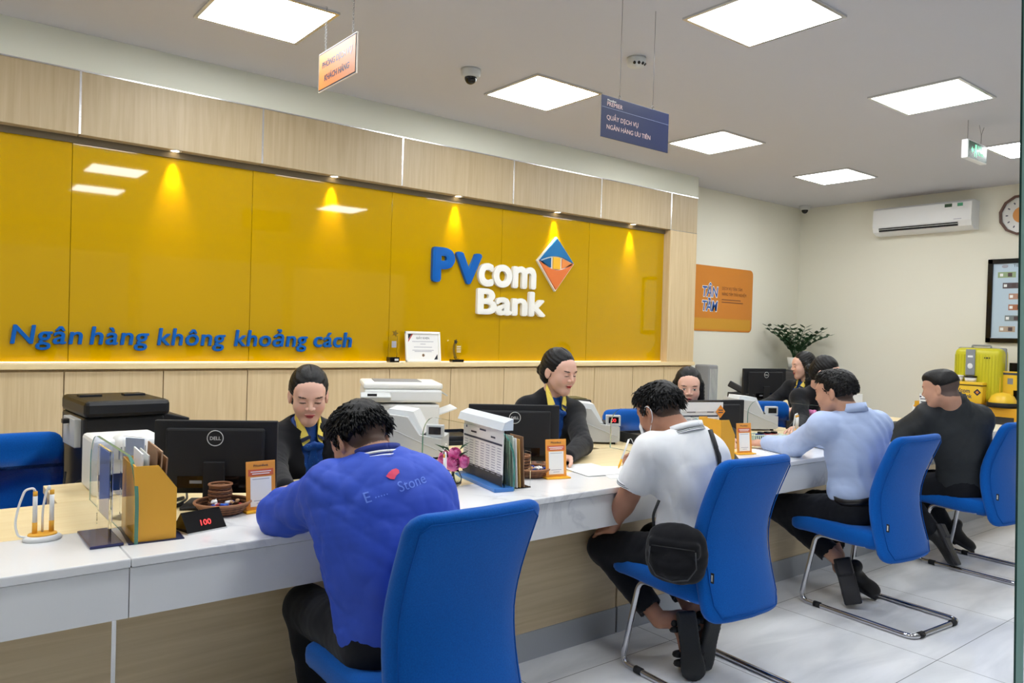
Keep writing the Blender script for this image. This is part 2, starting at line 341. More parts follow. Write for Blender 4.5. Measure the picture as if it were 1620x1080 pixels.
# ================================================================ customer chairs
def shell_ring(z, w_, th, yc, curv, n=14, p=.35):
    out = []
    for k in range(2*n):
        a = 2*PI*k/(2*n); ca, sa = math.cos(a), math.sin(a)
        x = w_*math.copysign(abs(ca)**p, ca); y = th*math.copysign(abs(sa)**(p*1.6), sa)
        out.append((x, yc + y + curv*(x/.21)**2, z))
    return out
def prof(z):  # centre line of the backrest, y at height z
    t = (z-.33)/.60
    return -.165 + .060*math.sin(PI*min(1,max(0,t*.95+.05)))**1.3 - .060*max(0,t-.5)
def curv_(z): return .018 + .022*math.sin(PI*min(1,max(0,(.93-z)/.75)))
def customer_chair(label, loc, rz):
    t = thing('cantilever_chair', label, 'chair', loc, rz, 'blue customer chairs')
    b = MB(); rings = []; zs = [.31,.312,.318,.33,.35,.385,.45,.5,.55,.6,.65,.7,.75,.8,.85,.88,.9,.915,.925,.929,.93]
    for z in zs:
        dt = .93-z; db = z-.31
        rc = .05; f = 1
        w_ = .214 - .006*math.sin(PI*(z-.31)/.62) - .003*((z-.33)/.6)
        if dt < rc: w_ -= rc - math.sqrt(max(0, rc*rc-(rc-dt)**2))
        if db < rc: w_ -= rc - math.sqrt(max(0, rc*rc-(rc-db)**2))
        te = min(dt, db); th = .030*min(1, math.sqrt(max(0,1-(1-min(te,.028)/.028)**2))*.75+.25)
        rings.append(shell_ring(z, w_, th, prof(z), curv_(z)))
    b.ring(rings, M_BLUE); b.build('backrest', t)
    b = MB(); pth = []
    def bp(x, z): return (x, prof(z) - .0305 + curv_(z)*(x/.21)**2, z)
    for z in np.linspace(.38,.885,14): pth.append(bp(.186+ (z>.8)*.0, z))
    for x in np.linspace(.16,-.16,9): pth.append(bp(x,.907))
    for z in np.linspace(.885,.38,14): pth.append(bp(-.186, z))
    for x in np.linspace(-.16,.16,9): pth.append(bp(x,.332))
    b.tube(pth, .0022, M_BLUE2, 6, closed=True); b.build('piping', t)
    b = MB(); rings = []
    for k,(y,zc,th,w_) in enumerate([(-.105,.40,.01,.18),(-.10,.40,.040,.19),(-.06,.398,.053,.210),(.05,.400,.053,.230),(.15,.404,.052,.233),(.25,.408,.050,.232),(.31,.406,.048,.230),(.335,.403,.047,.229),(.352,.402,.044,.227),(.363,.401,.036,.222),(.369,.400,.022,.214),(.371,.400,.006,.204)]):
        r = []
        for j in range(28):
            a = 2*PI*j/28; ca, sa = math.cos(a), math.sin(a)
            x = w_*math.copysign(abs(ca)**.35, ca); z = th*math.copysign(abs(sa)**.48, sa)
            r.append((x, y, zc+z+.012*(x/.22)**2))
        rings.append(r)
    b.ring(rings, M_BLUE); b.build('seat', t)
    b = MB(); r = .0125; fx = .215
    pts = [(-.19,-.04,.375),(-.19,.235,.372),(-fx,.30,r),(-fx,-.30,r),(fx,-.30,r),(fx,.30,r),(.19,.235,.372),(.19,-.04,.375)]
    b.tube(fillet(pts, .05, 7), r, M_CHROME, 14)
    b.tube([(-.19,-.02,.375),(.19,-.02,.375)], .01, M_CHROME, 10); b.build('frame', t)
    for x,y,ax in ((-fx,.2,1),(fx,.2,1),(-.15,-.3,0),(.15,-.3,0)):
        b = MB(); d_ = (0,.018,0) if ax else (.018,0,0)
        b.cyl((x-d_[0],y-d_[1],r+.001),(x+d_[0],y+d_[1],r+.001),.0155,None,M_DKMAT,14); b.build('rubber_foot', t)
    b = MB(); b.box((-.208,-.157,.49),(.004,.014,.038), M_DKMAT,.001); b.box((-.2105,-.157,.49),(.0006,.006,.024), M_GREYP); b.build('fabric_tag', t)
    return t
customer_chair('nearest blue chair, seen from behind, of the customer in the blue jacket', (1.165,1.765,0), .0)
ch = [o for o in COL.objects if o.name == 'cantilever_chair'][0]
again(ch, (2.575,1.885,0), -.06, 'blue chair of the customer in the white polo shirt')
again(ch, (3.935,1.885,0), -.07, 'blue chair of the customer in the light blue shirt, chrome frame in full view')
again(ch, (5.275,1.885,0), -.06, 'blue chair at the right edge, of the customer in the dark jacket')
# ================================================================ clerk chairs
def clerk_chair(label, loc, rz, h=1.0):
    t = thing('clerk_chair', label, 'chair', loc, rz, 'blue clerk chairs behind the counter')
    b = MB(); rings = []; z0 = .50; z1 = h
    for z in [z0,z0+.004,z0+.015,z0+.04,z0+.1,z0+.25,z1-.15,z1-.07,z1-.04,z1-.015,z1-.004,z1]:
        te = min(z-z0, z1-z); rc = .05; w_ = .235 - (.05-math.sqrt(max(0,rc*rc-(rc-te)**2)) if te < rc else 0)
        rings.append(shell_ring(z, w_, .035*min(1,.3+.7*math.sqrt(min(1,te/.03))), .24+.05*(z-z0), -.03))
    b.ring(rings, M_BLUE); b.build('backrest', t)
    b = MB(); b.box((0,0,.46),(.48,.46,.08), M_BLUE, .035, seg=4); b.build('seat', t)
    b = MB(); b.box((0,.24,.47),(.07,.03,.3), M_BLACK,.01); b.build('back_bracket', t)
    b = MB(); b.cyl((0,0,.08),(0,0,.42),.025,None,M_CHROME,16); b.build('column', t)
    for k in range(5):
        a = 2*PI*k/5; b = MB(); b.tube([(0,0,.10),(.28*math.cos(a),.28*math.sin(a),.07)],[.025,.014],M_BLACK,8); l = b.build('base_arm', t)
        b = MB(); b.cyl((.28*math.cos(a),.28*math.sin(a)-.01,.03),(.28*math.cos(a),.28*math.sin(a)+.01,.03),.03,None,M_BLACK,14); b.build('caster', l)
    return t
p = PY(28, 684, 3.35)
clerk_chair('empty blue chair at the far left behind the counter', (PY(14,684,3.35).x+.045, 3.62, 0), .12, PY(40,688,3.8).z)
cc = [o for o in COL.objects if o.name == 'clerk_chair'][0]
# ================================================================ lettering and emblem on the yellow wall
t = thing('slogan_lettering', 'raised blue letters of the slogan along the lower left of the yellow wall', 'lettering', (0,YW-.0005,0))
ws = [('Ngân',16,131),('hàng',142,236),('không',249,357),('khoảng',371,487),('cách',497,557)]
for wd,u0,u1 in ws:
    x0 = PY(u0,541,YW-.02).x; x1 = PY(u1,541,YW-.02).x; b = MB(); b.text(wd, .158, M_LBLUE, (0,0,0), ext=.009, shear=.12, bold=.0024, res=5, sp=1.07)
    xs = [v[0] for v in b.v]; k = (x1-x0)/(max(xs)-min(xs)); z0 = PY(u0,541-.013*(u0-16),YW-.02).z
    b.v = [((v[0]-min(xs))*k+x0, v[1]-.012, v[2]+1.228) for v in b.v]; b.build('word', t)
t = thing('bank_logo_sign', 'raised bank name with blue and white letters and a diamond emblem on the yellow wall', 'logo sign', (0,YW-.0005,0))
def word(txt, u0, u1, vb, m, h, parent, off=.004, cap='x'):
    b = MB(); b.text(txt, .2, m, ext=.015, bold=off, res=8); xs = [v[0] for v in b.v]; zs = [v[2] for v in b.v]
    P0 = PY(u0, vb, YW-.03); P1 = PY(u1, vb, YW-.03); k = (P1.x-P0.x)/(max(xs)-min(xs)); kz = h/(max(zs)-min(zs))
    b.v = [((v[0]-min(xs))*k+P0.x, v[1]-.017, (v[2]-min(zs))*kz+P0.z) for v in b.v]; return b.build('lettering', parent)
word('P', 684, 719, 445, M_LBLUE, .285, t, .010); word('V', 721, 762, 448, M_LBLUE, .265, t, .010)
word('com', 757, 848, 452, M_LWHITE, .200, t, .007)
word('Bank', 755, 863, 497, M_LWHITE, .225, t, .007)
# diamond emblem: blue upper half, orange lower half, eye band and yellow square in between
C0 = PY(880,418,YW-.03); 
def dia(pts, m, y0=-.038, y1=-.004): b = MB(); b.prism([(C0.x+x, C0.z+z) for x,z in pts], y0, y1, m); return b
top_, bot, lf, rt_ = (0,.238),(0,-.235),(-.212,.02),(.212,.02)
arc_u = [(-.212+.424*i/12, .02+.055*math.sin(PI*i/12)) for i in range(13)]; arc_l = [(-.212+.424*i/12, .02-.075*math.sin(PI*i/12)) for i in range(13)]
bk_ = dia([(0,.252),(.226,.02),(0,-.25),(-.226,.02)], M_LWHITE, -.026, -.002).build('emblem_plate', t)
em = dia([top_, rt_]+arc_u[::-1][1:-1]+[lf], mat('emblem_blue', S(20,110,170), .3)); em = em.build('emblem', t)
dia([lf]+arc_l[1:-1]+[rt_, bot], mat('emblem_orange', S(226,120,60), .3)).build('emblem_lower', em)
au = [(x*.96,z-.012) for x,z in arc_u]; al = [(x*.96,z+.010) for x,z in arc_l]
L3 = [p for p in au if p[0] <= -.045]; l3 = [p for p in al if p[0] <= -.045]; dia(L3+l3[::-1], mat('emblem_teal', S(16,90,140), .3), -.036).build('emblem_eye', em)
L3 = [p for p in au if p[0] >= .045]; l3 = [p for p in al if p[0] >= .045]; dia(L3+l3[::-1], mat('emblem_amber', S(232,140,70), .3), -.036).build('emblem_eye', em)
dia([(-.042,-.045),(.042,-.045),(.042,.062),(-.042,.062)], mat('emblem_yellow', S(240,186,50), .3), -.04).build('emblem_square', em)
# ================================================================ things on the ledge
x = PY(623,575,5.27).x; t = thing('award_trophy', 'tall clear glass trophy with a gold star on a black base', 'trophy', (x,5.285,1.115))
b = MB(); b.box((0,0,.02),(.085,.06,.04), M_BLACKG,.003); b.box((.015,-.0305,.02),(.035,.001,.016), M_GREYP); b.build('base', t)
b = MB(); b.box((0,0,.125),(.065,.02,.17), M_ACR,.003); b.build('block', t); b = MB(); b.box((0,-.0105,.14),(.04,.0006,.05), M_LINK); b.build('inscription', t)
def star(b, c, r, m, th=.008): 
    pts = [(c[0]+(r if i%2==0 else r*.42)*math.sin(PI*i/5+.3), c[2]+(r if i%2==0 else r*.42)*math.cos(PI*i/5+.3)) for i in range(10)]; b.prism(pts, c[1]-th/2, c[1]+th/2, m)
gold = mat('gold', S(226,190,90), .2, 1)
b = MB(); star(b,(0.01,-.004,.225),.03,gold); b.build('star', t)
t = thing('certificate_frame', 'certificate in a white frame leaning on the ledge between the two trophies', 'picture frame', ((PY(642,572,5.25).x+PY(701,572,5.25).x)/2,5.268,1.116), rot=(-.12,0,0))
b = MB(); W_, H_ = .325,.245
for c,s in (((0,0,.009),(W_,.018,.018)),((0,0,H_-.009),(W_,.018,.018)),((-W_/2+.009,0,H_/2),(.018,.018,H_)),((W_/2-.009,0,H_/2),(.018,.018,H_))): b.box(c,s,M_LWHITE,.002)
b.build('frame', t); b = MB(); b.box((0,.004,H_/2),(W_-.02,.006,H_-.02),M_PAPER); 
b.add([(-.135,0,.225),(-.10,0,.225),(-.135,0,.18)],[(0,2,1)],M_DINK); b.add([(.135,0,.02),(.10,0,.02),(.135,0,.065)],[(0,2,1)],M_DINK)
b.add([(-.10,-.0002,.225),(-.09,-.0002,.225),(-.135,-.0002,.16),(-.135,-.0002,.175)],[(0,3,2,1)],mat('red_corner',S(190,60,50),.6)); b.build('certificate', t)
b = MB(); b.text('GIẤY KHEN', .024, M_DINK, (0,-.0005,.185), ext=0, align='CENTER')
for z,w_ in ((.165,.2),(.145,.05),(.12,.17),(.095,.2),(.085,.16)): b.box((0,-.0002,z),(w_,.0004,.004),M_LINK)
b.lathe([(0,0),(.012,0),(.012,.001),(0,.001)], mat('seal',S(140,110,80),.5),(0,-.001,0),16); b.v[-64:] = [(v[0], -.001, .055+(v[1]+.001)) for v in b.v[-64:]]; b.build('print', t)
x = PY(724,572,5.27).x; t = thing('award_plaque', 'oval glass award with a gold crescent and star on a black base', 'trophy', (x,5.285,1.115))
b = MB(); b.box((0,0,.011),(.115,.05,.022), M_BLACKG,.003); b.build('base', t)
b = MB(); b.prism([(.048*math.sin(a), .105+.083*math.cos(a)) for a in np.linspace(0,2*PI,28,endpoint=False)], -.008,.008, M_ACR); b.build('plate', t)
b = MB(); pts = [(-.005-.045*math.cos(a), .105+.083*math.sin(a)) for a in np.linspace(-1.3,1.1,14)]+[(.012-.038*math.cos(a), .108+.078*math.sin(a)) for a in np.linspace(1.0,-1.2,14)]; b.prism(pts,-.012,-.0085,gold); star(b,(-.022,-.013,.168),.022,M_DKMAT,.006); b.build('crescent', t)
b = MB(); 
for z in (.13,.115,.10,.085): b.box((.012,-.0085,z),(.04,.0006,.005),M_LWHITE)
b.build('inscription', t)
# ================================================================ ceiling fittings
def dome(name, label, x, y, r, kind):
    t = thing(name, label, 'camera' if kind else 'detector', (x,y,ZC))
    b = MB(); b.lathe([(0,0),(r,0),(r,-.012),(r*.96,-.04),(r*.8,-.052),(0,-.055)][::-1], M_GREYP); b.build('housing', t)
    if kind: b = MB(); b.ell((0,0,-.055),(r*.62,r*.62,r*.66),M_BLACKG,20,12); b.build('lens_dome', t)
    else:
        for a in (-2.6,-2.1,-1.6,-1.1): b = MB(); b.cyl((r*.7*math.cos(a),r*.7*math.sin(a),-.03),(r*.95*math.cos(a),r*.95*math.sin(a),-.047),.009,None,M_BLACKG,12); b.build('sensor', t)
dome('dome_camera','white dome security camera with a dark lens, left of the ceiling panel', 2.89, 4.163, .065, 1)
dome('smoke_detector','round white ceiling detector with small dark openings, near the navy sign', 3.522, 3.287, .060, 0)
dome('dome_camera','small dome camera in the far corner of the ceiling', 8.98, 5.40, .065, 1)
# hanging signs
def chain(b, p0, p1, m, n=0):
    if not n: b.tube([p0,p1], .0018, m, 5); return
    for i in range(n):
        a = Vector(p0).lerp(Vector(p1), i/n); c = Vector(p0).lerp(Vector(p1), (i+1)/n); s = (.004,0,0) if i%2 else (0,.004,0)
        s = Vector(s); b.tube([a-s, a+s, c+s, c-s], .0011, m, 4, closed=True)
M_CHAIN = mat('steel_chain', S(120,122,125), .35, .8)
t = thing('hanging_sign', 'orange customer service sign hung on two chains, top left', 'sign', (1.75,3.737,2.645))
b = MB(); b.box((0,0,.103),(.008,.445,.206), mat('sign_edge',S(222,214,200),.4)); b.box((-.0045,0,.103),(.001,.437,.198), M_DINK); b.box((-.0052,0,.103),(.001,.425,.186), mat('sign_orange', S(206,118,40),.5)); b.build('board', t)
b = MB(); R_ = Matrix.Rotation(-PI/2,4,'Z'); b.text('PHÒNG DỊCH VỤ', .044, M_NAVY, (-.0062,0,.118), ext=.0003, off=.0008, align='CENTER', rot=R_, shear=.1); b.build('lettering', t); b = MB(); b.text('KHÁCH HÀNG', .044, M_NAVY, (-.0062,0,.045), ext=.0003, off=.0008, align='CENTER', rot=R_, shear=.1); b.build('lettering', t)
for y in (.15,-.17): b = MB(); chain(b, (0,y,.206),(0,y,.443),M_CHAIN,26); b.build('chain', t)
t = thing('hanging_sign', 'navy priority banking counter sign hung on two thin wires', 'sign', (2.957,2.75,2.365))
b = MB(); b.box((0,0,.1045),(.506,.006,.209), M_NAVY,.001); b.box((0,-.0034,.150),(.5,.0008,.0014), mat('sign_line',S(150,160,190),.4)); b.build('board', t)
cpr = mat('copper_print', S(214,186,180), .4); b = MB(); b.text('PVcomBank', .013, M_LWHITE, (-.215,-.0036,.184), ext=.0003); b.build('lettering', t); b = MB(); b.text('PREMIER', .030, cpr, (-.218,-.0036,.160), ext=.0003); b.build('lettering', t); b = MB(); b.text('QUẦY DỊCH VỤ', .032, cpr, (-.218,-.0036,.092), ext=.0003); b.build('lettering', t); b = MB(); b.text('NGÂN HÀNG ƯU TIÊN', .032, cpr, (-.218,-.0036,.045), ext=.0003); b.build('lettering', t)
for x in (-.125,.125): b = MB(); b.tube([(x,0,.209),(x,0,.725)],.0015,M_CHAIN,5); b.tube([Vector((x,0,.219))+Vector((.009*math.cos(a),0,.009*math.sin(a))) for a in np.linspace(0,2*PI,12,endpoint=False)],.0015,M_CHAIN,5,closed=True); b.build('wire', t)
t = thing('exit_sign', 'green emergency exit sign box hung from the ceiling at the right', 'exit sign', (6.455,2.47,2.80))
b = MB(); b.box((0,0,.068),(.36,.045,.140), M_WHITE,.004); b.build('housing', t)
gl = mat('exit_green', S(10,92,62), .2); lg = mat('exit_glow', S(120,240,190), .4, emit=S(110,240,180), es=.6)
b = MB(); b.box((.006,-.0232,.068),(.335,.001,.124), gl); b.build('face', t)
b = MB(); y=-.0242
b.prism([(-.12,.068),(-.095,.095),(-.095,.08),(-.07,.08),(-.07,.056),(-.095,.056),(-.095,.041)], y, y+.0006, lg)
b.prism([(-.05,.115),(-.015,.115),(-.015,.085),(-.03,.08),(-.012,.05),(-.02,.02),(-.03,.02),(-.028,.045),(-.042,.055),(-.05,.02),(-.058,.02),(-.052,.07)], y, y+.0006, lg)
b.text('LỐI RA', .036, lg, (.0,y,.04), ext=.0003); b.text('EXIT', .04, lg, (.0,y,.085), ext=.0003); b.build('pictogram', t)
b = MB(); b.tube([(-.13,0,.138),(-.13,0,.29)],.0018,M_CHAIN,5); b.build('wire', t); b = MB(); b.tube([(.12,0,.138),(.12,0,.22)],.0018,M_CHAIN,5); b.tube([(.12,0,.22),(.08,0,.29)],.0015,M_CHAIN,5); b.tube([(.12,0,.22),(.17,0,.29)],.0015,M_CHAIN,5); b.build('wire', t)
# ================================================================ right wall: air conditioner, clock, banknote display
t = thing('air_conditioner', 'long white split air conditioner high on the right wall', 'air conditioner', (9.17,3.97,2.64))
prf = [(0,.0),(0,.31),(-.16,.315),(-.205,.29),(-.215,.09),(-.19,.03),(-.12,.0)]
b = MB(); vs0 = [(x,-.535,z) for x,z in prf]; vs1 = [(x,.535,z) for x,z in prf]; n = len(prf); b.add(vs0+vs1, [tuple(range(n)), tuple(range(2*n-1,n-1,-1))]+[(i,i+n,(i+1)%n+n,(i+1)%n) for i in range(n)], M_WHITE); b.build('housing', t)
b = MB(); b.box((-.206,.03,.055),(.012,.86,.040), M_DKMAT, 0, (0,-.38,0)); b.build('air_outlet', t); b = MB(); b.box((-.212,.03,.058),(.006,.86,.006), M_GREYP, 0,(0,-.38,0)); b.build('louver', t)
b = MB(); b.box((-.2115,-.30,.262),(.002,.075,.035), M_GREENL); b.build('sticker', t); b = MB(); b.box((-.2115,-.42,.262),(.002,.055,.035), mat('energy_label',S(60,150,110),.4)); b.build('sticker', t); b = MB(); b.box((-.2125,-.30,.235),(.002,.05,.018), M_PAPER); b.box((-.2125,-.42,.235),(.002,.05,.018), M_PAPER); b.box((-.2175,-.40,.108),(.002,.08,.006), M_LINK); b.build('price_slip', t)
t = thing('wall_clock', 'round brown-rimmed wall clock partly behind the glass door edge', 'clock', (9.165,3.02,2.76))
def disk(b, r, x0, x1, m, n=14, ri=0, ph=.2):
    o = [(r*math.cos(2*PI*i/n+ph), r*math.sin(2*PI*i/n+ph)) for i in range(n)]
    if not ri: b.add([(x0,y,z) for y,z in o]+[(x1,y,z) for y,z in o], [tuple(range(n)),tuple(range(2*n-1,n-1,-1))]+[(i,i+n,(i+1)%n+n,(i+1)%n) for i in range(n)], m); return
    q = [(y*ri/r,z*ri/r) for y,z in o]; vs = [(x1,y,z) for y,z in o]+[(x0,y,z) for y,z in o]+[(x0,y,z) for y,z in q]+[(x1,y,z) for y,z in q]
    b.add(vs, [(k*n+i,k*n+(i+1)%n,((k+1)%4)*n+(i+1)%n,((k+1)%4)*n+i) for k in range(4) for i in range(n)], m)
b = MB(); disk(b,.215,-.035,0,mat('clock_rim',S(92,62,48),.4),12,.19); b.build('rim', t); b = MB(); disk(b,.192,-.015,-.002,mat('clock_face',S(214,212,206),.15),12); b.build('face', t)
b = MB(); disk(b,.085,-.017,-.0155,mat('clock_centre',S(206,140,70),.4),24)
for k in range(12):
    a = 2*PI*k/12; b.box((-.0165,.14*math.sin(a),.14*math.cos(a)),(.001,.012,.022),M_INK,0,(-a,0,0))
b.build('dial', t); b = MB(); b.box((-.02,.0,.04),(.002,.008,.09),M_DKMAT); b.build('hand', t); b = MB(); b.box((-.02,-.04,.03),(.002,.006,.12),M_DKMAT,0,(.9,0,0)); b.build('hand', t)
t = thing('banknote_display', 'black-framed board of sample banknotes on the right wall', 'framed display', (9.165,2.86,1.415))
b = MB(); FW, FH = .92, .89
for c,s in (((-.015,0,.025),(.03,FW,.05)),((-.015,0,FH-.025),(.03,FW,.05)),((-.015,FW/2-.025,FH/2),(.03,.05,FH)),((-.015,-FW/2+.025,FH/2),(.03,.05,FH))): b.box(c,s,M_BLACKG,.004)
b.build('frame', t); b = MB(); b.box((-.01,0,FH/2),(.006,FW-.08,FH-.08),mat('display_blue',S(186,206,220),.4)); b.build('board', t)
cs = [S(150,170,130),S(90,80,84),S(180,140,120),S(170,110,80),S(120,130,130),S(180,160,140)]
for k in range(6):
    b = MB(); z = .72-.115*k; yy = (.30,.26,.20,.20,.23,.28)[k]
    b.box((-.0135,yy-.02,z),(.001,.15+.02*(k==0),.06),mat('note_%d'%k,cs[k],.6)); b.box((-.0145,yy-.05,z),(.001,.04,.04),mat('note_dark',S(84,70,70),.6)); b.box((-.0145,yy+.03,z),(.001,.03,.03),M_PAPER); nt = b.build('banknote_panel', t)
b = MB(); b.text('TIỀN VIỆT NAM', .04, M_INK, (-.0145,.22,.80), ext=.0002, rot=Matrix.Rotation(-PI/2,4,'Z')); b.ell((-.0145,.30,.81),(.001,.03,.018),M_LINK); b.build('title', t)
# orange poster on the back wall
t = thing('wall_poster', 'orange poster with big blue and white letters behind the oak pillar', 'poster', (7.44,YB-.001,1.455))
og = mat('poster_orange', S(208,130,42), .45); b = MB(); pr = rrect(1.42,.755,.06); b.prism([(x,z) for x,z in pr], -.006, 0, og); b.box((0,-.0068,.085),(1.36,.0008,.13), mat('poster_amber',S(208,152,44),.45)); b.build('sheet', t)
wo = mat('poster_white', S(245,245,245),.5); b = MB()
for s_,z in (('TẬN',.40),('TÂM',.235)): b.text(s_, .165, wo, (-.13,-.0074,z), ext=.0003, off=.010, align='CENTER', sx=.86, shear=.15); b.text(s_, .165, mat('poster_blue',S(24,80,160),.5), (-.13,-.0084,z), ext=.0003, off=.002, align='CENTER', sx=.86, shear=.15)
b.text('DỊCH VỤ TẬN TÂM', .052, mat('poster_brown',S(120,74,46),.5), (.10,-.0074,.49), ext=.0003, sx=.86); b.text('NÂNG TẦM TRẢI NGHIỆM', .052, mat('poster_brown',S(120,74,46),.5), (.10,-.0074,.425), ext=.0003, sx=.78)
for z,w_ in ((.375,.37),(.345,.42)): b.box((.10+w_/2,-.0074,z),(w_,.0004,.010),mat('poster_brown',S(120,74,46),.5))
b.build('lettering', t)
# ================================================================ glass door edge at the right
A_ = np.array(ray(1618,-60))/F_PX*1.16; B_ = np.array(ray(1604,1100))/F_PX*1.16; A_ = Vector(A_)+Vector((0,0,EYE)); B_ = Vector(B_)+Vector((0,0,EYE))
t = thing('glass_door', 'edge of an open frameless glass door at the right border', 'glass door', (B_.x,B_.y,0))
ax_ = (A_-B_); A2 = B_+ax_*(2.30-B_.z)/ax_.z; B2 = B_+ax_*(.01-B_.z)/ax_.z; org = Vector((B_.x,B_.y,0)); away = Vector((B_.x,B_.y,0)).normalized(); side = Vector((away.y,-away.x,0)); dd = (away*.93+side*.36).normalized(); nn = Vector((dd.y,-dd.x,0))*.0125
b = MB(); b.add([p-org+o_ for p in (B2,A2) for o_ in (Vector((0,0,0)),nn,nn+dd*.9,dd*.9)], [(3,2,1,0),(4,5,6,7),(1,2,6,5),(2,3,7,6),(3,0,4,7),(0,1,5,4)], M_ACR); b.build('pane', t)
b = MB(); b.add([p-org+o_-dd*.0015 for p in (B2,A2) for o_ in (Vector((0,0,0)),nn,nn+dd*.001,dd*.001)], [(3,2,1,0),(4,5,6,7),(1,2,6,5),(2,3,7,6),(3,0,4,7),(0,1,5,4)], mat('door_edge', S(140,180,176), .2))
b.add([p-org+o_-dd*.0016 for p in (B2,A2) for o_ in (nn*-.02,nn*.22,nn*.22+dd*.001,nn*-.02+dd*.001)], [(3,2,1,0),(4,5,6,7),(1,2,6,5),(2,3,7,6),(3,0,4,7),(0,1,5,4)], mat('glass_dark_line',S(24,62,58),.2)); b.build('polished_edge', t)
# ================================================================ things on the counter
CZ = .75
def at(u, v, dz=0): p = PZ(u, v, CZ); p.z = CZ+dz; return p
def cable(pts, label, r=.0035, m=None, rr=.03):
    b = MB(); b.tube(fillet(pts, rr, 5), r, m or M_BLACK, 7); return tag(b.build('cable'), label, 'cable')
# clear divider panes
def pane(label, x, y0, y1, h, th=.010, front_r=.12, back_r=.10):
    t = thing('glass_divider', label, 'glass divider', (x, y0, CZ), 0, 'clear dividers between the counter places')
    o = [(0,0)]; L_ = y1-y0
    o += [(front_r*(1-math.cos(a)) , h-front_r*1.1+front_r*1.1*math.sin(a)) for a in np.linspace(0,PI/2,8)]
    o += [(L_-back_r*(1-math.cos(a)), h-back_r+back_r*math.sin(a)) for a in np.linspace(PI/2,0,8)]; o += [(L_,0)]
    n = len(o); b = MB(); vs = [(-th/2,y,z+.001) for y,z in o]+[(th/2,y,z+.001) for y,z in o]
    b.add(vs, [tuple(range(n)), tuple(range(2*n-1,n-1,-1))], M_ACR); b.add(vs, [(i,i+n,(i+1)%n+n,(i+1)%n) for i in range(n)], M_GEDGE)
    b.build('pane', t); return t
pane('clear glass divider left of the amber pamphlet box', .522, 2.335, 3.0, .235)
pane('clear glass divider between the rate board and the brochures', 1.905, 2.365, 3.05, .228)
pane('clear glass divider beside the money counter with red digits', 3.10, 2.33, 3.0, .228)
pane('clear glass divider beside the rightmost money counter', 4.46, 2.36, 3.05, .225)
# pen stands
def pen_stand(label, loc, rz=0, n=2):
    t = thing('pen_stand', label, 'pen stand', loc, rz)
    b = MB(); b.lathe([(0,0),(.048,0),(.050,.006),(.044,.012),(.030,.018),(0,.019)], M_WHITE, sx=1.0, sy=.8); b.build('base', t)
    b = MB(); b.lathe([(.026,.019),(.036,.019),(.038,.014),(.026,.014)], M_YORANGE, sx=1, sy=.8)
    b.build('ring', t)
    for i,x in enumerate((-.018,.024)[:n]):
        p = thing_part('pen', t); b = MB(); b.tube([(x,.008,.012),(x,.008,.05)],.0068,M_YORANGE,10); b.tube([(x,.008,.05),(x,.008,.125)],.0062,M_WHITE,10); b.tube([(x,.008,.125),(x,.008,.138)],.0060,M_YORANGE,10); o = b.build('pen', t)
        b = MB(); 
        if i == 0: pts = [(x,.008,.138),(x-.005,.008,.148),(x-.025,.01,.145),(x-.040,.012,.10),(x-.048,.012,.05),(x-.040,.01,.015),(x-.02,.0,.012)]
        else: pts = [(x-.006,.008,.138),(x-.006,.012,.152),(x-.014,.014,.13),(x-.022,.014,.08),(x-.022,.012,.02)]
        b.tube(fillet(pts,.03,5),.0032,M_WHITE,8); b.build('cord', o)
    return t
def thing_part(*a): return None
pen_stand('white and amber pen stand with two corded pens at the left end of the counter', at(67,853), .1)
# small acrylic notice beside the first divider
t = thing('acrylic_notice', 'thin clear acrylic notice with a purple print on a navy base, edge towards us', 'notice stand', at(158,853), .0)
b = MB(); b.box((0,0,.004),(.085,.20,.008), mat('navy_base',S(48,52,96),.15),.002); b.build('base', t)
b = MB(); b.box((.01,.005,.135),(.008,.17,.255), M_ACR,.001); b.build('sheet', t); b = MB(); b.box((.0165,.005,.16),(.0012,.15,.19), mat('violet_print',S(120,136,190),.5)); b.build('print', t)
t = thing('acrylic_notice', 'tall clear acrylic notice with pale print behind the first glass divider', 'notice stand', (PY(212,700,2.66).x,2.66,CZ), .62)
b = MB(); b.box((0,0,.004),(.07,.10,.008), M_ACR,.001); b.build('base', t); b = MB(); b.box((0,0,.135),(.006,.08,.25), M_ACR,.001); b.build('sheet', t); b = MB(); b.box((.0042,0,.18),(.001,.07,.15), mat('pale_print',S(176,190,222),.5)); b.build('print', t)
# amber pamphlet box
def amber_box(label, loc, rz, w=.115, h=.215, d=.20, full=True):
    t = thing('pamphlet_box', label, 'pamphlet box', loc, rz)
    b = MB(); o = [(-w/2,0),(w/2,0),(w/2,h*.68),(-w/2+w*.55,h),(-w/2,h)]
    b.prism(o, 0, .004, M_YORANGE); b.prism(o, d-.004, d, M_YORANGE); b.b2(-w/2,w/2,.004,d-.004,0,.004,M_YORANGE); b.b2(-w/2,-w/2+.004,.004,d-.004,.004,h,M_YORANGE); b.b2(w/2-.004,w/2,.004,d-.004,.004,h*.5,M_YORANGE); b.build('holder', t)
    b = MB(); b.box((.004,d/2,-.0015),(w+.035,d+.02,.003), M_NAVY); b.build('base', t)
    if full:
        for k,(m,x,tl,hh) in enumerate(((M_PAPER,-.035,.05,.24),(M_GREYP,-.02,.1,.235),(mat('kraft',S(150,116,88),.8),.0,.16,.255),(mat('kraft2',S(176,146,116),.8),.012,.2,.245),(mat('kraft',S(150,116,88),.8),.025,.25,.225))):
            b = MB(); b.box((x,d/2,hh/2+.006),(.004,d*.8,hh), m, 0, (0,tl*.25,0)); b.build('pamphlet', t)
    return t
amber_box('amber pamphlet box full of leaflets on the left, beside the first glass divider', PZ(245,856,CZ)+Vector((0,0,.003)), -.08, .112)
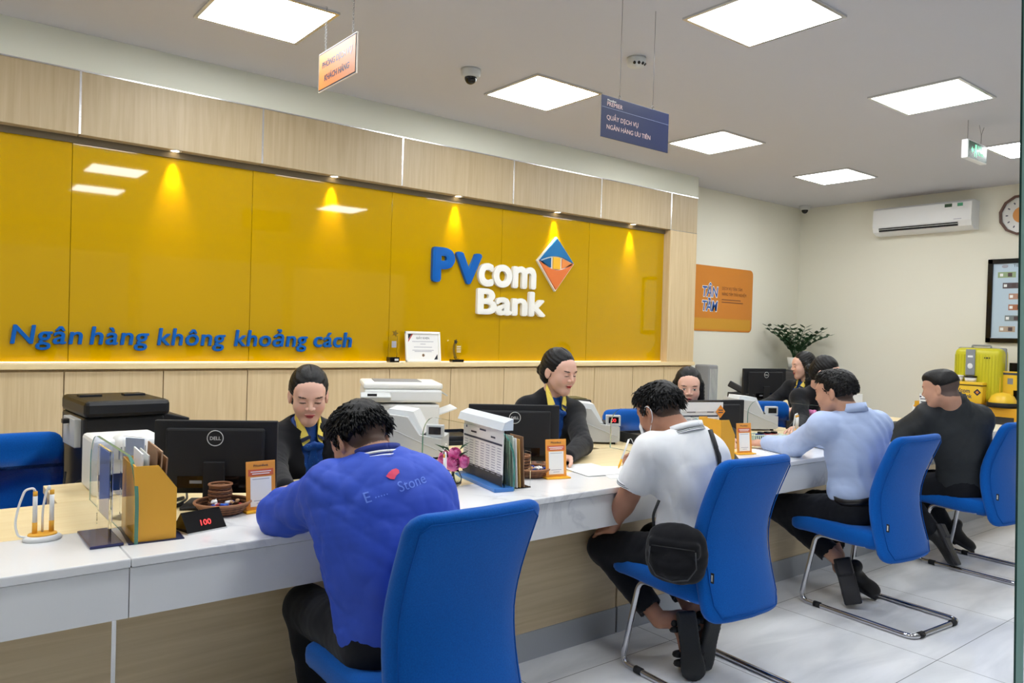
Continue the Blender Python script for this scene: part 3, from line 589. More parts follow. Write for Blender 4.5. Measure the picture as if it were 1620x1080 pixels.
# queue number display
t = thing('number_display', 'black wedge display with red digits reading 100', 'display', at(316,836), .22)
b = MB(); L_ = .125; o = [(-.045,0),(.045,0),(.045,.004),(0,.058),(-.045,.004)]
vs = [(-L_/2,y,z) for y,z in o]+[(L_/2,y,z) for y,z in o]; n = 5; b.add(vs, [tuple(range(n)), tuple(range(2*n-1,n-1,-1))]+[(i,i+n,(i+1)%n+n,(i+1)%n) for i in range(n)], M_BLACKG); b.build('housing', t)
b = MB(); b.box((0,0,.002),(L_+.002,.094,.004), M_GREYP); b.build('base', t)
b = MB(); R_ = Matrix.Rotation(-.69,4,'X'); b.text('100', .026, M_RED7, (0,-.0345,.019), ext=.0004, off=.0002, align='CENTER', rot=R_, shear=.1); b.build('digits', t)
# wicker trays and cups
M_WICK = mat('wicker', S(150,104,72), .6); M_WICK2 = mat('wicker_dark', S(88,56,40), .6)
def weave(b, prof_, n, r, seed=0, sy=1):
    for k,(R_,z) in enumerate(prof_):
        pts = [((R_+.0018*(1 if (i+k)%2 else -1))*math.cos(2*PI*i/n), (R_+.0018*(1 if (i+k)%2 else -1))*math.sin(2*PI*i/n)*sy, z) for i in range(n)]
        b.tube(pts, r, M_WICK if k%2 else M_WICK2, 5, closed=True)
def wicker_tray(label, loc):
    t = thing('wicker_tray', label, 'basket', loc); b = MB(); weave(b, [(.064+.020*(k/6),.006+.0045*k) for k in range(7)], 40, .0030); b.tube([(.088*math.cos(a),.088*math.sin(a),.038) for a in np.linspace(0,2*PI,40,endpoint=False)], .0048, M_WICK, 6, closed=True); b.build('rim', t)
    b = MB(); b.lathe([(0,.003),(.064,.003),(.066,.007),(0,.007)], M_WICK2, n=36); b.build('bottom', t); return t
def wicker_cup(label, loc):
    t = thing('wicker_cup', label, 'cup', loc); b = MB(); weave(b, [(.033+.002*math.sin(k),.004+.0065*k) for k in range(12)], 26, .0036); b.tube([(.036*math.cos(a),.036*math.sin(a),.083) for a in np.linspace(0,2*PI,30,endpoint=False)], .0042, M_WICK, 6, closed=True); b.build('wall', t)
    b = MB(); b.lathe([(0,.002),(.032,.002),(.032,.006),(0,.006)], M_WICK2, n=24); b.build('bottom', t); return t
wicker_tray('wicker tray of sweets in front of the left monitor', at(352,811)); wicker_cup('empty wicker cup standing in the left sweets tray', Vector((at(352,811).x-.000, at(352,811).y+.028, CZ+.008)))
wicker_tray('wicker tray of sweets beside the clear brochure holder', at(839,753)); wicker_cup('wicker cup standing in the tray beside the brochures', Vector((at(839,753).x-.032, at(839,753).y+.022, CZ+.008)))
cols = [S(200,40,50),S(40,70,170),S(236,236,236),S(210,60,80),S(60,110,190),S(190,150,110)]
rr = random.Random(4)
for (cx_,cy_,nm) in ((at(352,811).x,at(352,811).y,'left'),(at(839,753).x,at(839,753).y,'middle')):
    for k in range(16):
        a = rr.uniform(0,2*PI) if nm == 'left' else rr.uniform(-2.6,1.0); r_ = rr.uniform(.02,.058)
        if nm == 'left' and math.sin(a) > .2: a = -a
        m = mat('sweet_%d' % (k%6), cols[k%6], .3); b = MB(); b.box((0,0,0),(.020,.012,.010), m, .004, seg=2)
        for s in (-1,1): b.add([(s*.010,0,0),(s*.018,-.006,.002),(s*.018,.006,-.002)],[(0,1,2)],m)
        o = b.build('wrapped_sweet'); o.location = (cx_+r_*math.cos(a), cy_+r_*math.sin(a)-.012, CZ+.030+.007*(k%3)); o.rotation_euler = (rr.uniform(-.3,.3),rr.uniform(-.3,.3),rr.uniform(0,6.28))
        tag(o, 'wrapped sweet in the wicker tray %s' % ('in front of the left monitor' if nm == 'left' else 'beside the brochures'), 'sweet', 'wrapped sweets in the %s wicker tray' % nm)
# small payment signs on yellow feet (their square codes are left out)
def pay_sign(label, loc, rz):
    t = thing('payment_sign', label, 'sign stand', loc, rz, 'amber payment signs on the counter')
    b = MB(); b.box((0,.012,.0035),(.118,.078,.007), M_YELP,.002); b.build('foot', t); R_ = Matrix.Rotation(-.10,4,'X')
    b = MB(); b.T = R_; b.box((0,.0,.088),(.100,.004,.160), mat('sign_amber',S(232,158,66),.4),.001); b.box((0,-.0024,.130),(.086,.0006,.022), mat('sign_red',S(212,104,66),.5)); b.box((0,-.0024,.066),(.072,.0006,.098), M_PAPER); b.build('board', t)
    b = MB(); b.T = R_; b.text('PVcomBank', .0105, M_NAVY, (0,-.0026,.150), ext=.0002, align='CENTER')
    for z,w_ in ((.133,.07),(.126,.06)): b.box((0,-.0029,z),(w_,.0003,.003),M_PAPER)
    for z,w_ in ((.108,.058),(.036,.05),(.027,.03)): b.box((0,-.0029,z),(w_,.0003,.0022),M_LINK)
    b.build('print', t); return t
s0 = pay_sign('amber payment sign on a yellow foot, beside the left wicker tray', at(413,808), .0)
again(s0, at(880,756), -.25, 'amber payment sign on a yellow foot, under the hand of the bun haired clerk'); again(s0, at(1178,718), -.25, 'amber payment sign on a yellow foot, beside the blue shirt customer\'s hand')
# monitors
def monitor(label, pL, pR, top, h=.25, foot=True):
    pL = Vector(pL); pR = Vector(pR); c = (pL+pR)/2; w_ = math.hypot(pR.x-pL.x, pR.y-pL.y); rz = math.atan2(pR.y-pL.y, pR.x-pL.x)
    t = thing('monitor', label, 'monitor', (c.x,c.y,CZ), rz, 'black office monitors')
    zt = top-CZ; b = MB(); b.box((0,0,zt-h/2),(w_,.022,h), M_DKMAT,.004); b.box((0,-.018,zt-h/2-.0),(w_*.8,.02,h*.8), M_DKMAT,.008); b.build('housing', t)
    b = MB(); b.box((0,.0115,zt-h/2),(w_-.016,.001,h-.02), mat('screen',S(60,90,130),.3,emit=S(120,150,190),es=.5)); b.build('screen', t)
    b = MB(); pts = [(.026*math.cos(a),-.0285,zt-.058+.026*math.sin(a)) for a in np.linspace(0,2*PI,28,endpoint=False)]; b.tube(pts,.0016,M_GREYP,5,closed=True); b.text('DELL', .0165, M_GREYP, (0,-.0285,zt-.064), ext=.0003, off=.0004, align='CENTER'); b.build('emblem', t)
    b = MB(); b.box((0,-.0285,zt-h*.83),(.24,.002,.04),M_BLACKG); b.box((-.06,-.030,zt-h*.83),(.04,.001,.010),M_GREY); b.build('port_panel', t)
    if foot:
        b = MB(); b.box((0,-.035,(zt-h*.55)/2),(.07,.012,zt-h*.55), M_DKMAT,.003); b.cyl((0,-.042,.05),(0,-.040,.05),.018,None,M_BLACKG,20); b.build('neck', t)
        b = MB(); b.box((0,.0,.006),(.20,.15,.012), M_DKMAT,.004); b.build('foot', t)
    return t
monitor('large black monitor seen from behind at the left, logo near its top', (.678,2.80,0), (1.03,2.60,0), 1.045)
a_, b_ = PY(742,630,2.88), PY(885,641,2.66); monitor('black monitor seen from behind, in front of the clerk with the low bun', (a_.x,a_.y,0), (b_.x,b_.y,0), b_.z, .26)
a_, b_ = PY(1090,625,2.90), PY(1176,632,2.80); monitor('black monitor mostly hidden behind the second rate board', (a_.x,a_.y,0), (b_.x,b_.y,0), b_.z, .24)
# cables of the left monitor
cable([PZ(300,760,.80)+Vector((0,0,.05)), at(293,775,.06), at(296,800,.02), at(262,808,.004), at(240,815,.004), at(200,812,.004)], 'black cable hanging behind the left monitor towards the amber box', .004)
cable([at(290,790,.006), at(262,798,.006), at(225,801,.006)], 'thick black cable on the desk, upper of two behind the amber box', .007)
cable([at(290,800,.006), at(262,806,.006), at(225,812,.006)], 'thick black cable on the desk, lower of two behind the amber box', .006)
# roses in a glass vase
t = thing('flower_vase', 'small glass vase of pink roses on the counter by the rate board', 'vase', at(716,768))
b = MB(); b.lathe([(0,0),(.028,0),(.036,.012),(.037,.035),(.026,.058),(.022,.066),(.020,.066),(.024,.056),(.034,.034),(.032,.012),(0,.006)], M_GLASS, n=28); b.build('glass', t)
for k in range(6): b = MB(); a = k*1.05; b.tube([(.012*math.cos(a),.012*math.sin(a),.012),(-.006*math.cos(a),.006*math.sin(a),.06),(.03*math.cos(a),.03*math.sin(a),.105)],.0018,M_GREENL,5); b.build('stem', t)
for k,(x,y,z,s) in enumerate(((-.022,-.035,.100,1.15),(.032,-.030,.104,1.05),(.004,-.012,.134,1.05),(-.050,.0,.112,.75),(.062,.0,.100,.8),(.028,.03,.120,.9),(-.02,.03,.120,.9))):
    b = MB(); r0 = .027*s; b.ell((x,y,z),(r0*.25,r0*.25,r0*.5),mat('rose_heart',S(220,90,164),.6),8,6)
    ax = Vector((x*4,y*4-.5,.40)).normalized(); Rq = ax.to_track_quat('Z','Y').to_matrix()
    for ly in range(6):
        nq = 3 if ly < 3 else 5
        for q in range(nq):
            a = q*2*PI/nq+ly*.8+k; rows = []; wd_ = 1.25 if ly < 3 else .80
            for i in range(6):
                f_ = i/5; rad = r0*(.22+.155*ly)*(.55+.45*math.sin(PI*min(1,.25+.55*f_)))*(1+(.16*f_**3 if ly > 2 else 0)); zz = r0*(-.75+f_*(1.62-.15*ly))
                rows.append([Vector((x,y,z))+Rq@Vector((rad*math.cos(a+dd*wd_), rad*math.sin(a+dd*wd_), zz-r0*.16*dd*dd*f_*2)) for dd in (-1,-.5,0,.5,1)])
            b.add([p for r in rows for p in r], [(i*5+j,i*5+j+1,(i+1)*5+j+1,(i+1)*5+j) for i in range(5) for j in range(4)], M_PINK if (ly+q)%2 else mat('pink_petals_deep',S(232,112,176),.6), True)
    b.build('rose', t)
b = MB()
for k in range(14):
    a = k*.9; x,y,z = .05*math.cos(a)*(1+.3*(k%2)), .05*math.sin(a), .085+.05*(k%4)*.5; b.add([(x*.4,y*.4,z-.02),(x*.8+.008,y*.8,z),(x*1.3,y*1.3,z+.012),(x*.8-.008,y*.8+.004,z)],[(0,1,2,3)],M_GREENL)
b.build('foliage', t)
for k in range(5): 
    b = MB(); 
    for q in range(9): b.ell((-.045+.006*k+.002*q,.01+.01*k,.135+.004*q+.004*(q%2)),(.0028,.0028,.0028),M_LWHITE,6,4)
    if k < 2: b.build('white_sprig', t)
pen_stand('small white pen stand with a yellow tip in front of the pink roses', at(704,772), 1.2, 1)
# rate boards
def rate_board(label, pL, pR, h=.24, hood=True, badge=False, base_m=None):
    pL = Vector(pL); pR = Vector(pR); c = (pL+pR)/2; w_ = math.hypot(pR.x-pL.x, pR.y-pL.y); rz = math.atan2(pR.y-pL.y, pR.x-pL.x)
    t = thing('rate_board', label, 'rate board', (c.x,c.y,CZ), rz)
    b = MB(); b.box((0,0,.008),(w_+.01,.085,.016), base_m or mat('base_blue',S(70,130,205),.15),.002); b.build('base', t)
    b = MB(); b.box((0,0,.016+h/2),(w_,.003,h), M_ACR); b.build('acrylic', t)
    b = MB(); b.box((0,-.0040,.04+h*.44),(w_-.012,.0016,h*.84), M_PAPER); b.box((0,-.0052,.020+.022),(w_-.012,.0008,.045), mat('rate_dark',S(54,54,58),.5)); b.build('sheet', t)
    b = MB(); y = -.0055; z1 = .016+h*.92
    for z,w2,x in ((z1-.012,.06,.0),(z1-.030,.05,-.035),(z1-.030,.04,.04)): b.box((x*w_/.16,y,z),(w2,.0004,.007),M_INK)
    b.box((0,y,z1-.052),(w_-.03,.0004,.008),M_INK)
    for r in range(11):
        for cx_ in range(7):
            b.box((-w_*.40+cx_*w_*.133,y,z1-.068-r*.0105),(w_*.085,.0004,.0030),M_LINK)
    b.box((-w_*.40,y-.0003,z1-.014),(.012,.0004,.010),M_NAVY); b.build('print', t)
    if hood:
        b = MB(); o = [(-.030,0),(.018,.0),(.018,.045),(-.018,.030)]; vs = [(-w_/2-.01,y2,z) for y2,z in o]+[(w_/2+.03,y2,z) for y2,z in o]; b.T = Matrix.Translation((0,0,.016+h-.006)); n = 4
        b.add(vs, [tuple(range(n)), tuple(range(2*n-1,n-1,-1))]+[(i,i+n,(i+1)%n+n,(i+1)%n) for i in range(n)], mat('hood_white',S(214,224,234),.25)); b.build('hood', t)
    if badge:
        b = MB(); b.box((.012,-.008,h-.012),(w_,.003,.048),M_PAPER); b.build('header', t)
        b = MB(); s_ = .028; b.add([(w_*.5-.005,-.014,h-.035-s_*1.2),(w_*.5-.005+s_,-.014,h-.035),(w_*.5-.005,-.014,h-.035+s_*1.2),(w_*.5-.005-s_,-.014,h-.035)],[(0,1,2,3)],mat('badge_orange',S(238,150,50),.5))
        b.add([(w_*.5-.005,-.0125,h-.035-s_*1.2),(w_*.5-.005+s_,-.0125,h-.035),(w_*.5-.005,-.0125,h-.035+s_*1.2),(w_*.5-.005-s_,-.0125,h-.035)],[(3,2,1,0)],mat('badge_orange',S(238,150,50),.5)); b.build('badge', t)
        b = MB(); 
        for z in (h-.028,h-.040): b.box((w_*.5-.005,-.0146,z),(.028,.0004,.005),M_INK)
        b.build('badge_print', t)
    return t
rate_board('clear rate board with a printed table and slanted white hood, blue base', (1.80,2.62,0), (1.835,2.36,0)) if False else None
a_, b_ = PZ(733,750,CZ), PZ(797,778,CZ); rate_board('clear rate board with a printed table, white hood and blue base, beside the roses', a_, b_, .235)
a_, b_ = PZ(1075,742,CZ), PZ(1136,742,CZ); b_ = a_+Vector((.24,-.06,0)); rate_board('second rate board with an orange diamond badge, beyond the white polo customer', PY(1072,720,2.52)*1, PY(1136,738,2.44)*1, .285, False, True)
# brochures beside the second divider
t = thing('brochure_holder', 'clear brochure holder with green and kraft leaflets behind the first rate board', 'brochure holder', at(815,771), -.12)
b = MB(); b.box((0,0,.002),(.12,.05,.004), M_BLACKG,.001); b.box((.055,0,.075),(.003,.05,.14), M_ACR); b.box((-.055,0,.075),(.003,.05,.14), M_ACR); b.build('tray', t)
for k,(m,x,h) in enumerate(((mat('brochure_green',S(150,180,150),.5),-.045,.19),(mat('brochure_pale',S(214,222,206),.5),-.03,.21),(M_PAPER,-.015,.20),(mat('brochure_amber',S(214,172,92),.5),.0,.195),(mat('kraft',S(150,116,88),.8),.018,.205))):
    b = MB(); b.box((0,0,h/2+.005),(.0035,.10,h), m, 0, (0,-.06,0)); b.v = [(v[0]+x,v[1]+.02,v[2]) for v in b.v]; b.build('brochure', t)
t = thing('card_holder', 'small clear holder of business cards behind the middle wicker tray', 'card holder', at(853,738), -.1)
b = MB(); b.box((0,0,.02),(.07,.03,.04), M_ACR,.002); b.build('holder', t); b = MB(); b.box((0,.01,.04),(.06,.008,.07), M_PAPER,0,(-.2,0,0)); b.build('card', t)
t = amber_box('amber pamphlet box beside the orange diamond badge', PZ(1150,741,CZ), -.2, .09, .235, .16, False)
# paper under writing hands
def sheet(label, c, w_, d_, rz):
    b = MB(); b.box((0,0,.0012),(w_,d_,.0018), M_PAPER); 
    for k in range(7): b.box((-.02*(k%2),d_*.38-k*d_*.11,.0023),(w_*.7,.003,.0003), M_LINK)
    o = b.build('paper_sheet'); o.location = (c.x,c.y,CZ); o.rotation_euler = (0,0,rz); return tag(o, label, 'paper')
sheet('sheet of paper under the hand of the customer in the white polo', at(985,747), .21, .30, -.5)
o = sheet('second white sheet lying half under the writing hand of the polo customer', at(945,742), .20, .28, -.2); o.location.z += .0024; o.location.x -= .05
sheet('sheet of paper under the arm of the customer in the blue jacket', at(500,800), .21, .30, .2)
sheet('sheet of paper under the forearm of the light blue shirt customer', at(1215,715), .30, .21, .2)
sheet('sheet of paper before the customer in the dark jacket', at(1405,684), .21, .30, -.3)
# desk machines
def money_counter(label, loc, rz, digits='00', dm=None):
    t = thing('money_counter', label, 'money counter', loc, rz, 'grey money counters')
    g1 = mat('machine_grey', S(196,198,198), .45); g2 = mat('machine_pale', S(224,228,230), .4)
    o = [(-.15,.012),(.13,.012),(.15,.02),(.15,.10),(.04,.115),(-.02,.20),(-.15,.215)]
    b = MB(); b.prism(o, -.12, .12, g1); b.T = Matrix.Identity(4); b.build('housing', t)
    b = MB(); b.prism([(-.13,.20),(-.025,.20),(.035,.118),(.06,.114),(.0,.225),(-.12,.235)], -.085, .085, g2); b.build('hopper', t)
    b = MB(); b.box((.07,0,.113),(.10,.17,.012), M_DKMAT,.002); b.build('stacker', t)
    b = MB(); b.tube([(-.14,-.1215,.16),(.0,-.1215,.10),(.14,-.1215,.045)],.0016,g2,5); b.build('trim_line', t)
    b = MB(); b.box((.115,-.085,.135),(.085,.035,.062), g1,.004,(0,.0,0)); b.box((.115,-.1035,.138),(.060,.001,.036), M_BLACKG); b.build('readout', t)
    b = MB(); b.text(digits, .030, dm or M_RED7, (.115,-.1045,.127), ext=.0003, align='CENTER'); b.build('digits', t)
    for x in (-.12,.12):
        for y in (-.09,.09): b = MB(); b.cyl((x,y,0),(x,y,.012),.012,None,M_DKMAT,10); b.build('foot', t)
    return t
mc = money_counter('grey money counter with red digits beside the second clerk', (3.18,3.24,CZ), -.62)
DK_ = mat('lcd_dark', S(40,50,60), .4)
mc2 = again(mc, (4.66,3.17,CZ), -.5, 'grey money counter behind the pale tray of stamps')
mc3 = again(mc, (2.02,3.30,CZ), -.75, 'pale money counter below the white multifunction printer')
for q in (mc3,mc2):
    for c in list(q.children):
        if c.name.startswith('digits'): bpy.data.objects.remove(c)
# white multifunction printer on a riser behind
t = thing('multifunction_printer', 'white multifunction printer with a flatbed lid behind the blue jacket customer', 'printer', (2.20,3.78,CZ), -.42)
b = MB(); b.box((0,0,.115),(.40,.36,.21), M_WHITE,.012); b.box((0,0,.012),(.36,.32,.024), M_GREY,.003); b.build('body', t)
b = MB(); b.box((0,0,.265),(.42,.38,.07), M_WHITE,.012); b.build('scanner', t); b = MB(); b.box((0,.0,.318),(.43,.37,.034), M_LWHITE,.012); b.box((-.02,.02,.336),(.26,.22,.004), M_GREY,.001); b.build('lid', t)
b = MB(); b.box((-.15,-.205,.262),(.16,.05,.03), M_GREYP,.006,(.5,0,0)); b.box((-.17,-.226,.27),(.05,.004,.02), M_DKMAT); b.build('control_panel', t)
b = MB(); b.box((.24,-.02,.17),(.14,.22,.006), M_PAPER,0,(0,-.35,0)); b.build('side_tray', t); b = MB(); b.box((.235,0,.275),(.05,.2,.006), M_GREYP,0,(0,.6,0)); b.build('hinge_flap', t)
d = thing('printer_stand', 'oak cabinet carrying the white multifunction printer', 'cabinet', (2.20,4.16,0), -.42) if False else None
# black large printer at the left and small white passbook printer
p = PY(175,620,3.75); t = thing('laser_printer', 'large black printer at the left behind the empty blue chair', 'printer', (p.x+.02,3.80,.40), .06)
b = MB(); b.box((0,0,.285),(.32,.40,.57), M_BLACK,.012); b.build('body', t); b = MB(); b.box((.005,-.02,.605),(.34,.42,.07), M_BLACK,.018); b.box((-.09,.02,.643),(.09,.05,.012), M_BLACK,.002); b.box((.09,.02,.643),(.09,.05,.012), M_BLACK,.002); b.build('scanner_lid', t)
b = MB(); b.box((.215,-.05,.545),(.12,.26,.035), M_BLACK,.006,(0,.25,0)); b.build('document_tray', t); b = MB(); b.box((.225,-.05,.465),(.13,.24,.012), M_DKMAT,.004,(0,-.1,0)); b.build('output_tray', t)
b = MB(); b.box((-.17,-.05,.50),(.03,.2,.12), M_GREYP,.004); b.box((-.19,-.05,.545),(.04,.03,.02), M_BLACK,.003); b.build('side_unit', t)
b = MB(); b.box((0,-.2055,.30),(.30,.003,.10), M_BLACKG,.001); b.build('front_panel', t)
t2 = thing('low_cabinet', 'low oak cabinet under the large black printer', 'cabinet', (p.x,3.80,0)); b = MB(); b.box((.02,.02,.20),(.42,.5,.40), W_V,.003); b.build('body', t2); b = MB(); b.box((.02,-.235,.20),(.40,.012,.34), W_V,.002); b.build('door', t2)
cable([Vector((p.x-.19,3.60,.75)), Vector((p.x-.22,3.50,.62)), Vector((p.x-.18,3.35,.76)), Vector((p.x-.05,3.25,.757))], 'black cable looping down beside the large black printer', .005)
p = PY(192,735,3.15); t = thing('passbook_printer', 'small white passbook printer on the left return desk', 'printer', (p.x+.01,3.16,CZ), .0)
b = MB(); b.box((0,0,.10),(.24,.26,.20), M_WHITE,.014); b.build('body', t); b = MB(); b.box((.0,-.10,.17),(.12,.10,.09), M_WHITE,.03,seg=4)
for k in range(7): b.box((-.04+.013*k,-.1505,.155),(.005,.002,.045), M_GREY)
b.build('vented_bulge', t); b = MB(); b.box((0,-.131,.05),(.20,.004,.06), M_DKMAT,.001); b.build('slot', t)
# black form printer behind the second clerk
t = thing('form_printer', 'black box printer behind the shoulder of the second clerk', 'printer', (3.42,3.78,CZ), -.35)
b = MB(); b.box((0,0,.10),(.34,.26,.20), M_BLACK,.01); b.box((.02,0,.203),(.26,.18,.006), mat('olive_lid',S(96,88,52),.5)); b.build('body', t); b = MB(); b.box((.19,-.04,.09),(.07,.16,.06), M_BLACK,.01,(0,.4,0)); b.build('tray', t)
# dark desk trays between places
for (u,v,lab,w_,d_) in ((705,700,'black document tray behind the pink roses',.30,.22),(1035,700,'black keyboard tray beyond the red digit money counter',.34,.24),(1285,680,'dark grey bag on the desk before the tied-hair clerk',.30,.2)):
    p = PZ(u,v,CZ); t = thing('document_tray', lab, 'tray', (p.x,max(p.y,2.75),CZ), -.2); b = MB(); b.box((0,0,.006),(w_,d_,.012), M_DKMAT,.003)
    for c,s in (((0,d_/2-.004,.03),(w_,.008,.06)),((-w_/2+.004,0,.03),(.008,d_,.06)),((w_/2-.004,0,.03),(.008,d_,.06)),((0,-d_/2+.004,.012),(w_,.008,.024))): b.box(c,s,M_DKMAT,.002)
    b.build('tray_body', t); b = MB(); b.box((0,0,.030),(w_-.05,d_-.04,.034), M_BLACK,.004); b.build('folder', t)
# tray of stamps
p = at(1220,700); t = thing('desk_tray', 'pale perforated plastic tray holding ink stamps', 'tray', (p.x+.02,p.y+.06,CZ), -.28)
pg = mat('pale_green_plastic', S(206,224,212), .4); b = MB(); W_, D_ = .25,.10; b.box((0,0,.003),(W_,D_,.006),pg)
for k in range(17): x = -W_/2+.006+k*(W_-.012)/16; b.box((x,-D_/2,.022),(.006,.004,.040),pg); b.box((x,D_/2,.022),(.006,.004,.040),pg)
for s in (-1,1): b.box((0,s*D_/2,.044),(W_+.008,.008,.006),pg,.002); b.box((s*W_/2,0,.022),(.004,D_,.044),pg); b.box((0,s*D_/2,.012),(W_,.003,.016),pg)
b.build('basket', t)
for k,(x,c,n) in enumerate(((-.03,S(40,56,120),'blue'),(.02,S(170,50,60),'red'),(.07,S(150,60,50),'dark red'))):
    t3 = thing('ink_stamp', '%s ink stamp in the pale tray' % n, 'stamp', (t.location.x+x, t.location.y+.0-.28*x, CZ+.0065)); b = MB(); b.box((0,0,.02),(.042,.05,.04), mat('stamp_%d'%k,c,.3),.006); b.build('body', t3); b = MB(); b.box((0,0,.046),(.028,.034,.014), M_BLACKG,.004); b.build('handle', t3)
p = PZ(1262,690,CZ); pen_stand('white pen stand between the stamps and the pink flower', p, .3)
p = PZ(1284,675,CZ); t = thing('rose_bunch', 'pink rose standing behind the light blue shirt customer', 'flower', (p.x,p.y,CZ)); b = MB(); b.lathe([(0,0),(.03,0),(.03,.05),(.024,.05),(.024,.006),(0,.006)], M_ACR, n=20); b.build('vase', t)
b = MB(); b.tube([(0,0,.01),(0,0,.09)],.003,M_GREENL,6); b.build('stem', t)
b = MB(); 
for k in range(9): a = k*.7; b.ell((.018*math.cos(a),.018*math.sin(a),.095+.006*(k%3)),(.018,.018,.020),M_PINK,10,7)
b.build('bloom', t)
# right part: leaflet stand, rate board, pen at the dark jacket
p = PY(1349,640,2.85); t = thing('leaflet_stand', 'narrow white leaflet stand behind the light blue shirt customer', 'leaflet stand', (p.x,2.85,CZ), -.3); b = MB(); b.box((0,0,.006),(.1,.08,.012),M_GREYP); b.box((0,0,.10),(.012,.012,.2),M_WHITE); b.build('post', t); b = MB(); b.box((.02,0,.21),(.14,.006,.07),M_WHITE,.001); b.box((-.02,-.004,.10),(.11,.004,.12),M_PAPER); b.build('board', t)
b = MB(); b.box((-.02,-.0065,.05),(.08,.001,.02),mat('violet_print',S(120,136,190),.5)); b.build('print', t)
rate_board('rate board before the customer in the dark jacket, farthest along the counter', PY(1452,668,2.62), PY(1482,672,2.50), .25, False)
pen_stand('white pen stand beyond the hands of the customer in the dark jacket', PZ(1448,667,CZ), .2, 1)
t = thing('pen', 'short white pen held by the customer in the dark jacket', 'pen', (5.30,2.55,.84)); b = MB(); b.tube([(0,0,0),(.03,.01,.05)],.004,M_WHITE,8); b.build('barrel', t)
# phone-like black display under the third sign
t = thing('number_display', 'black wedge display below the amber sign near the blue shirt customer', 'display', at(1150,728), .3); b = MB(); vs = [(-.07,y,z) for y,z in o_] if False else None
o = [(-.04,0),(.04,0),(.04,.004),(0,.05),(-.04,.004)]; vs = [(-.07,y,z) for y,z in o]+[(.07,y,z) for y,z in o]; n = 5; b.add(vs, [tuple(range(n)), tuple(range(2*n-1,n-1,-1))]+[(i,i+n,(i+1)%n+n,(i+1)%n) for i in range(n)], M_BLACKG); b.build('housing', t)
# ================================================================ far corner
cc2 = again(cc, (3.80,3.30,0), -.12, 'blue clerk chair showing behind the money counter with red digits'); cc3 = again(cc, (5.29,3.32,0), -.35, 'blue clerk chair with its back in front of the far monitor'); again(cc, (1.42,3.32,0), .1, 'blue clerk chair behind the clerk with parted hair')
again(cc, (2.76,3.32,0), 0, 'blue clerk chair behind the clerk with the low bun'); again(cc, (6.42,3.80,0), -2.27, 'blue clerk chair hidden under the clerk by the plant')
t = thing('desk', 'oak desk in the far corner carrying the far monitor', 'desk', (6.6,4.35,0)); b = MB(); b.box((0,0,.735),(1.7,.75,.03),W_T,.003); b.build('desktop', t)
for x in (-.8,.8): b = MB(); b.box((x,0,.36),(.03,.7,.72),W_V); b.build('side_panel', t)
a_, b_ = PY(1183,583,4.15), PY(1243,588,4.0); b_.x = a_.x+.50; mm = monitor('black monitor seen from behind in the far corner', (a_.x,4.20,0), (b_.x,4.08,0), a_.z, .30)
t = thing('form_printer', 'black document feeder printer left of the far monitor', 'printer', (PY(1178,620,4.3).x+.05,4.30,CZ), .2); b = MB(); b.box((0,0,.06),(.34,.26,.12), M_BLACK,.01); b.build('body', t); b = MB(); b.box((-.06,.05,.15),(.22,.16,.06), M_BLACK,.01,(.4,.25,0)); b.build('feeder', t); b = MB(); b.box((-.18,0,.10),(.10,.2,.012), M_BLACK,.002,(0,.5,0)); b.build('tray', t)
t = thing('side_cabinet', 'dark office cabinet below the potted plant', 'cabinet', (8.55,5.30,0)); b = MB(); b.box((0,0,.50),(1.2,.42,1.0), mat('dark_furniture',S(58,56,58),.5),.006); b.build('body', t)
for k in range(2): b = MB(); b.box((-.3+.6*k,-.214,.5),(.57,.012,.9), mat('dark_furniture',S(58,56,58),.5),.003); dd = b.build('door', t); b = MB(); b.box((-.06+.12*k,-.225,.6),(.01,.012,.1), M_CHROME); b.build('handle', dd)
p = PY(1257,590,5.25); t = thing('potted_plant', 'glossy green potted plant in a white pot in the far corner', 'plant', (p.x,5.25,1.005))
b = MB(); b.lathe([(0,0),(.07,0),(.095,.16),(.085,.16),(.075,.02),(0,.02)], M_LWHITE, n=28); b.build('pot', t); b = MB(); b.lathe([(0,.13),(.08,.13),(.08,.14),(0,.145)], M_WICK2, n=20); b.build('soil', t)
rr = random.Random(12)
for k in range(17):
    a = k*2.4; ln = rr.uniform(.32,.52); lean = rr.uniform(.35,1.15); dx, dy = math.cos(a), math.sin(a)*.75
    P_ = [Vector((dx*.02,dy*.02,.13))+Vector((dx*lean*ln*q**1.6, dy*lean*ln*q**1.6, ln*q*(1.0-.22*q*lean))) for q in np.linspace(0,1,8)]
    b = MB(); b.tube(P_,[.007,.006,.006,.005,.005,.004,.003,.002],M_GREENL,6); st = b.build('stem', t); b = MB()
    for i in range(2,8):
        tg = (P_[min(i+1,7)]-P_[i-1]).normalized(); sd = tg.cross(Vector((0,0,1))).normalized()
        for s in (-1,1):
            d_ = (sd*s*.9+tg*.55+Vector((0,0,.15))).normalized(); L_ = .095; wv = d_.cross(Vector((rr.uniform(-.3,.3),rr.uniform(-.3,.3),1))).normalized()*.024; c = P_[i]
            b.add([c, c+d_*L_*.35+wv, c+d_*L_*.7+wv*.8, c+d_*L_, c+d_*L_*.7-wv*.8, c+d_*L_*.35-wv, c+d_*L_*.5+Vector((0,0,-.006))],[(0,1,6),(1,2,6),(2,3,6),(3,4,6),(4,5,6),(5,0,6)],M_GREENL,True)
    b.build('leaves', st)
t = thing('air_purifier', 'grey ribbed tower standing behind the long haired clerk', 'air purifier', (PY(1117,600,5.2).x,5.2,0)); b = MB(); b.box((0,0,.55),(.16,.2,1.07), M_GREY,.02,seg=4); b.build('body', t); b = MB()
for k in range(6): b.box((-.06+.024*k,-.102,.62),(.006,.006,.85), M_GREYP)
b.build('grille', t)
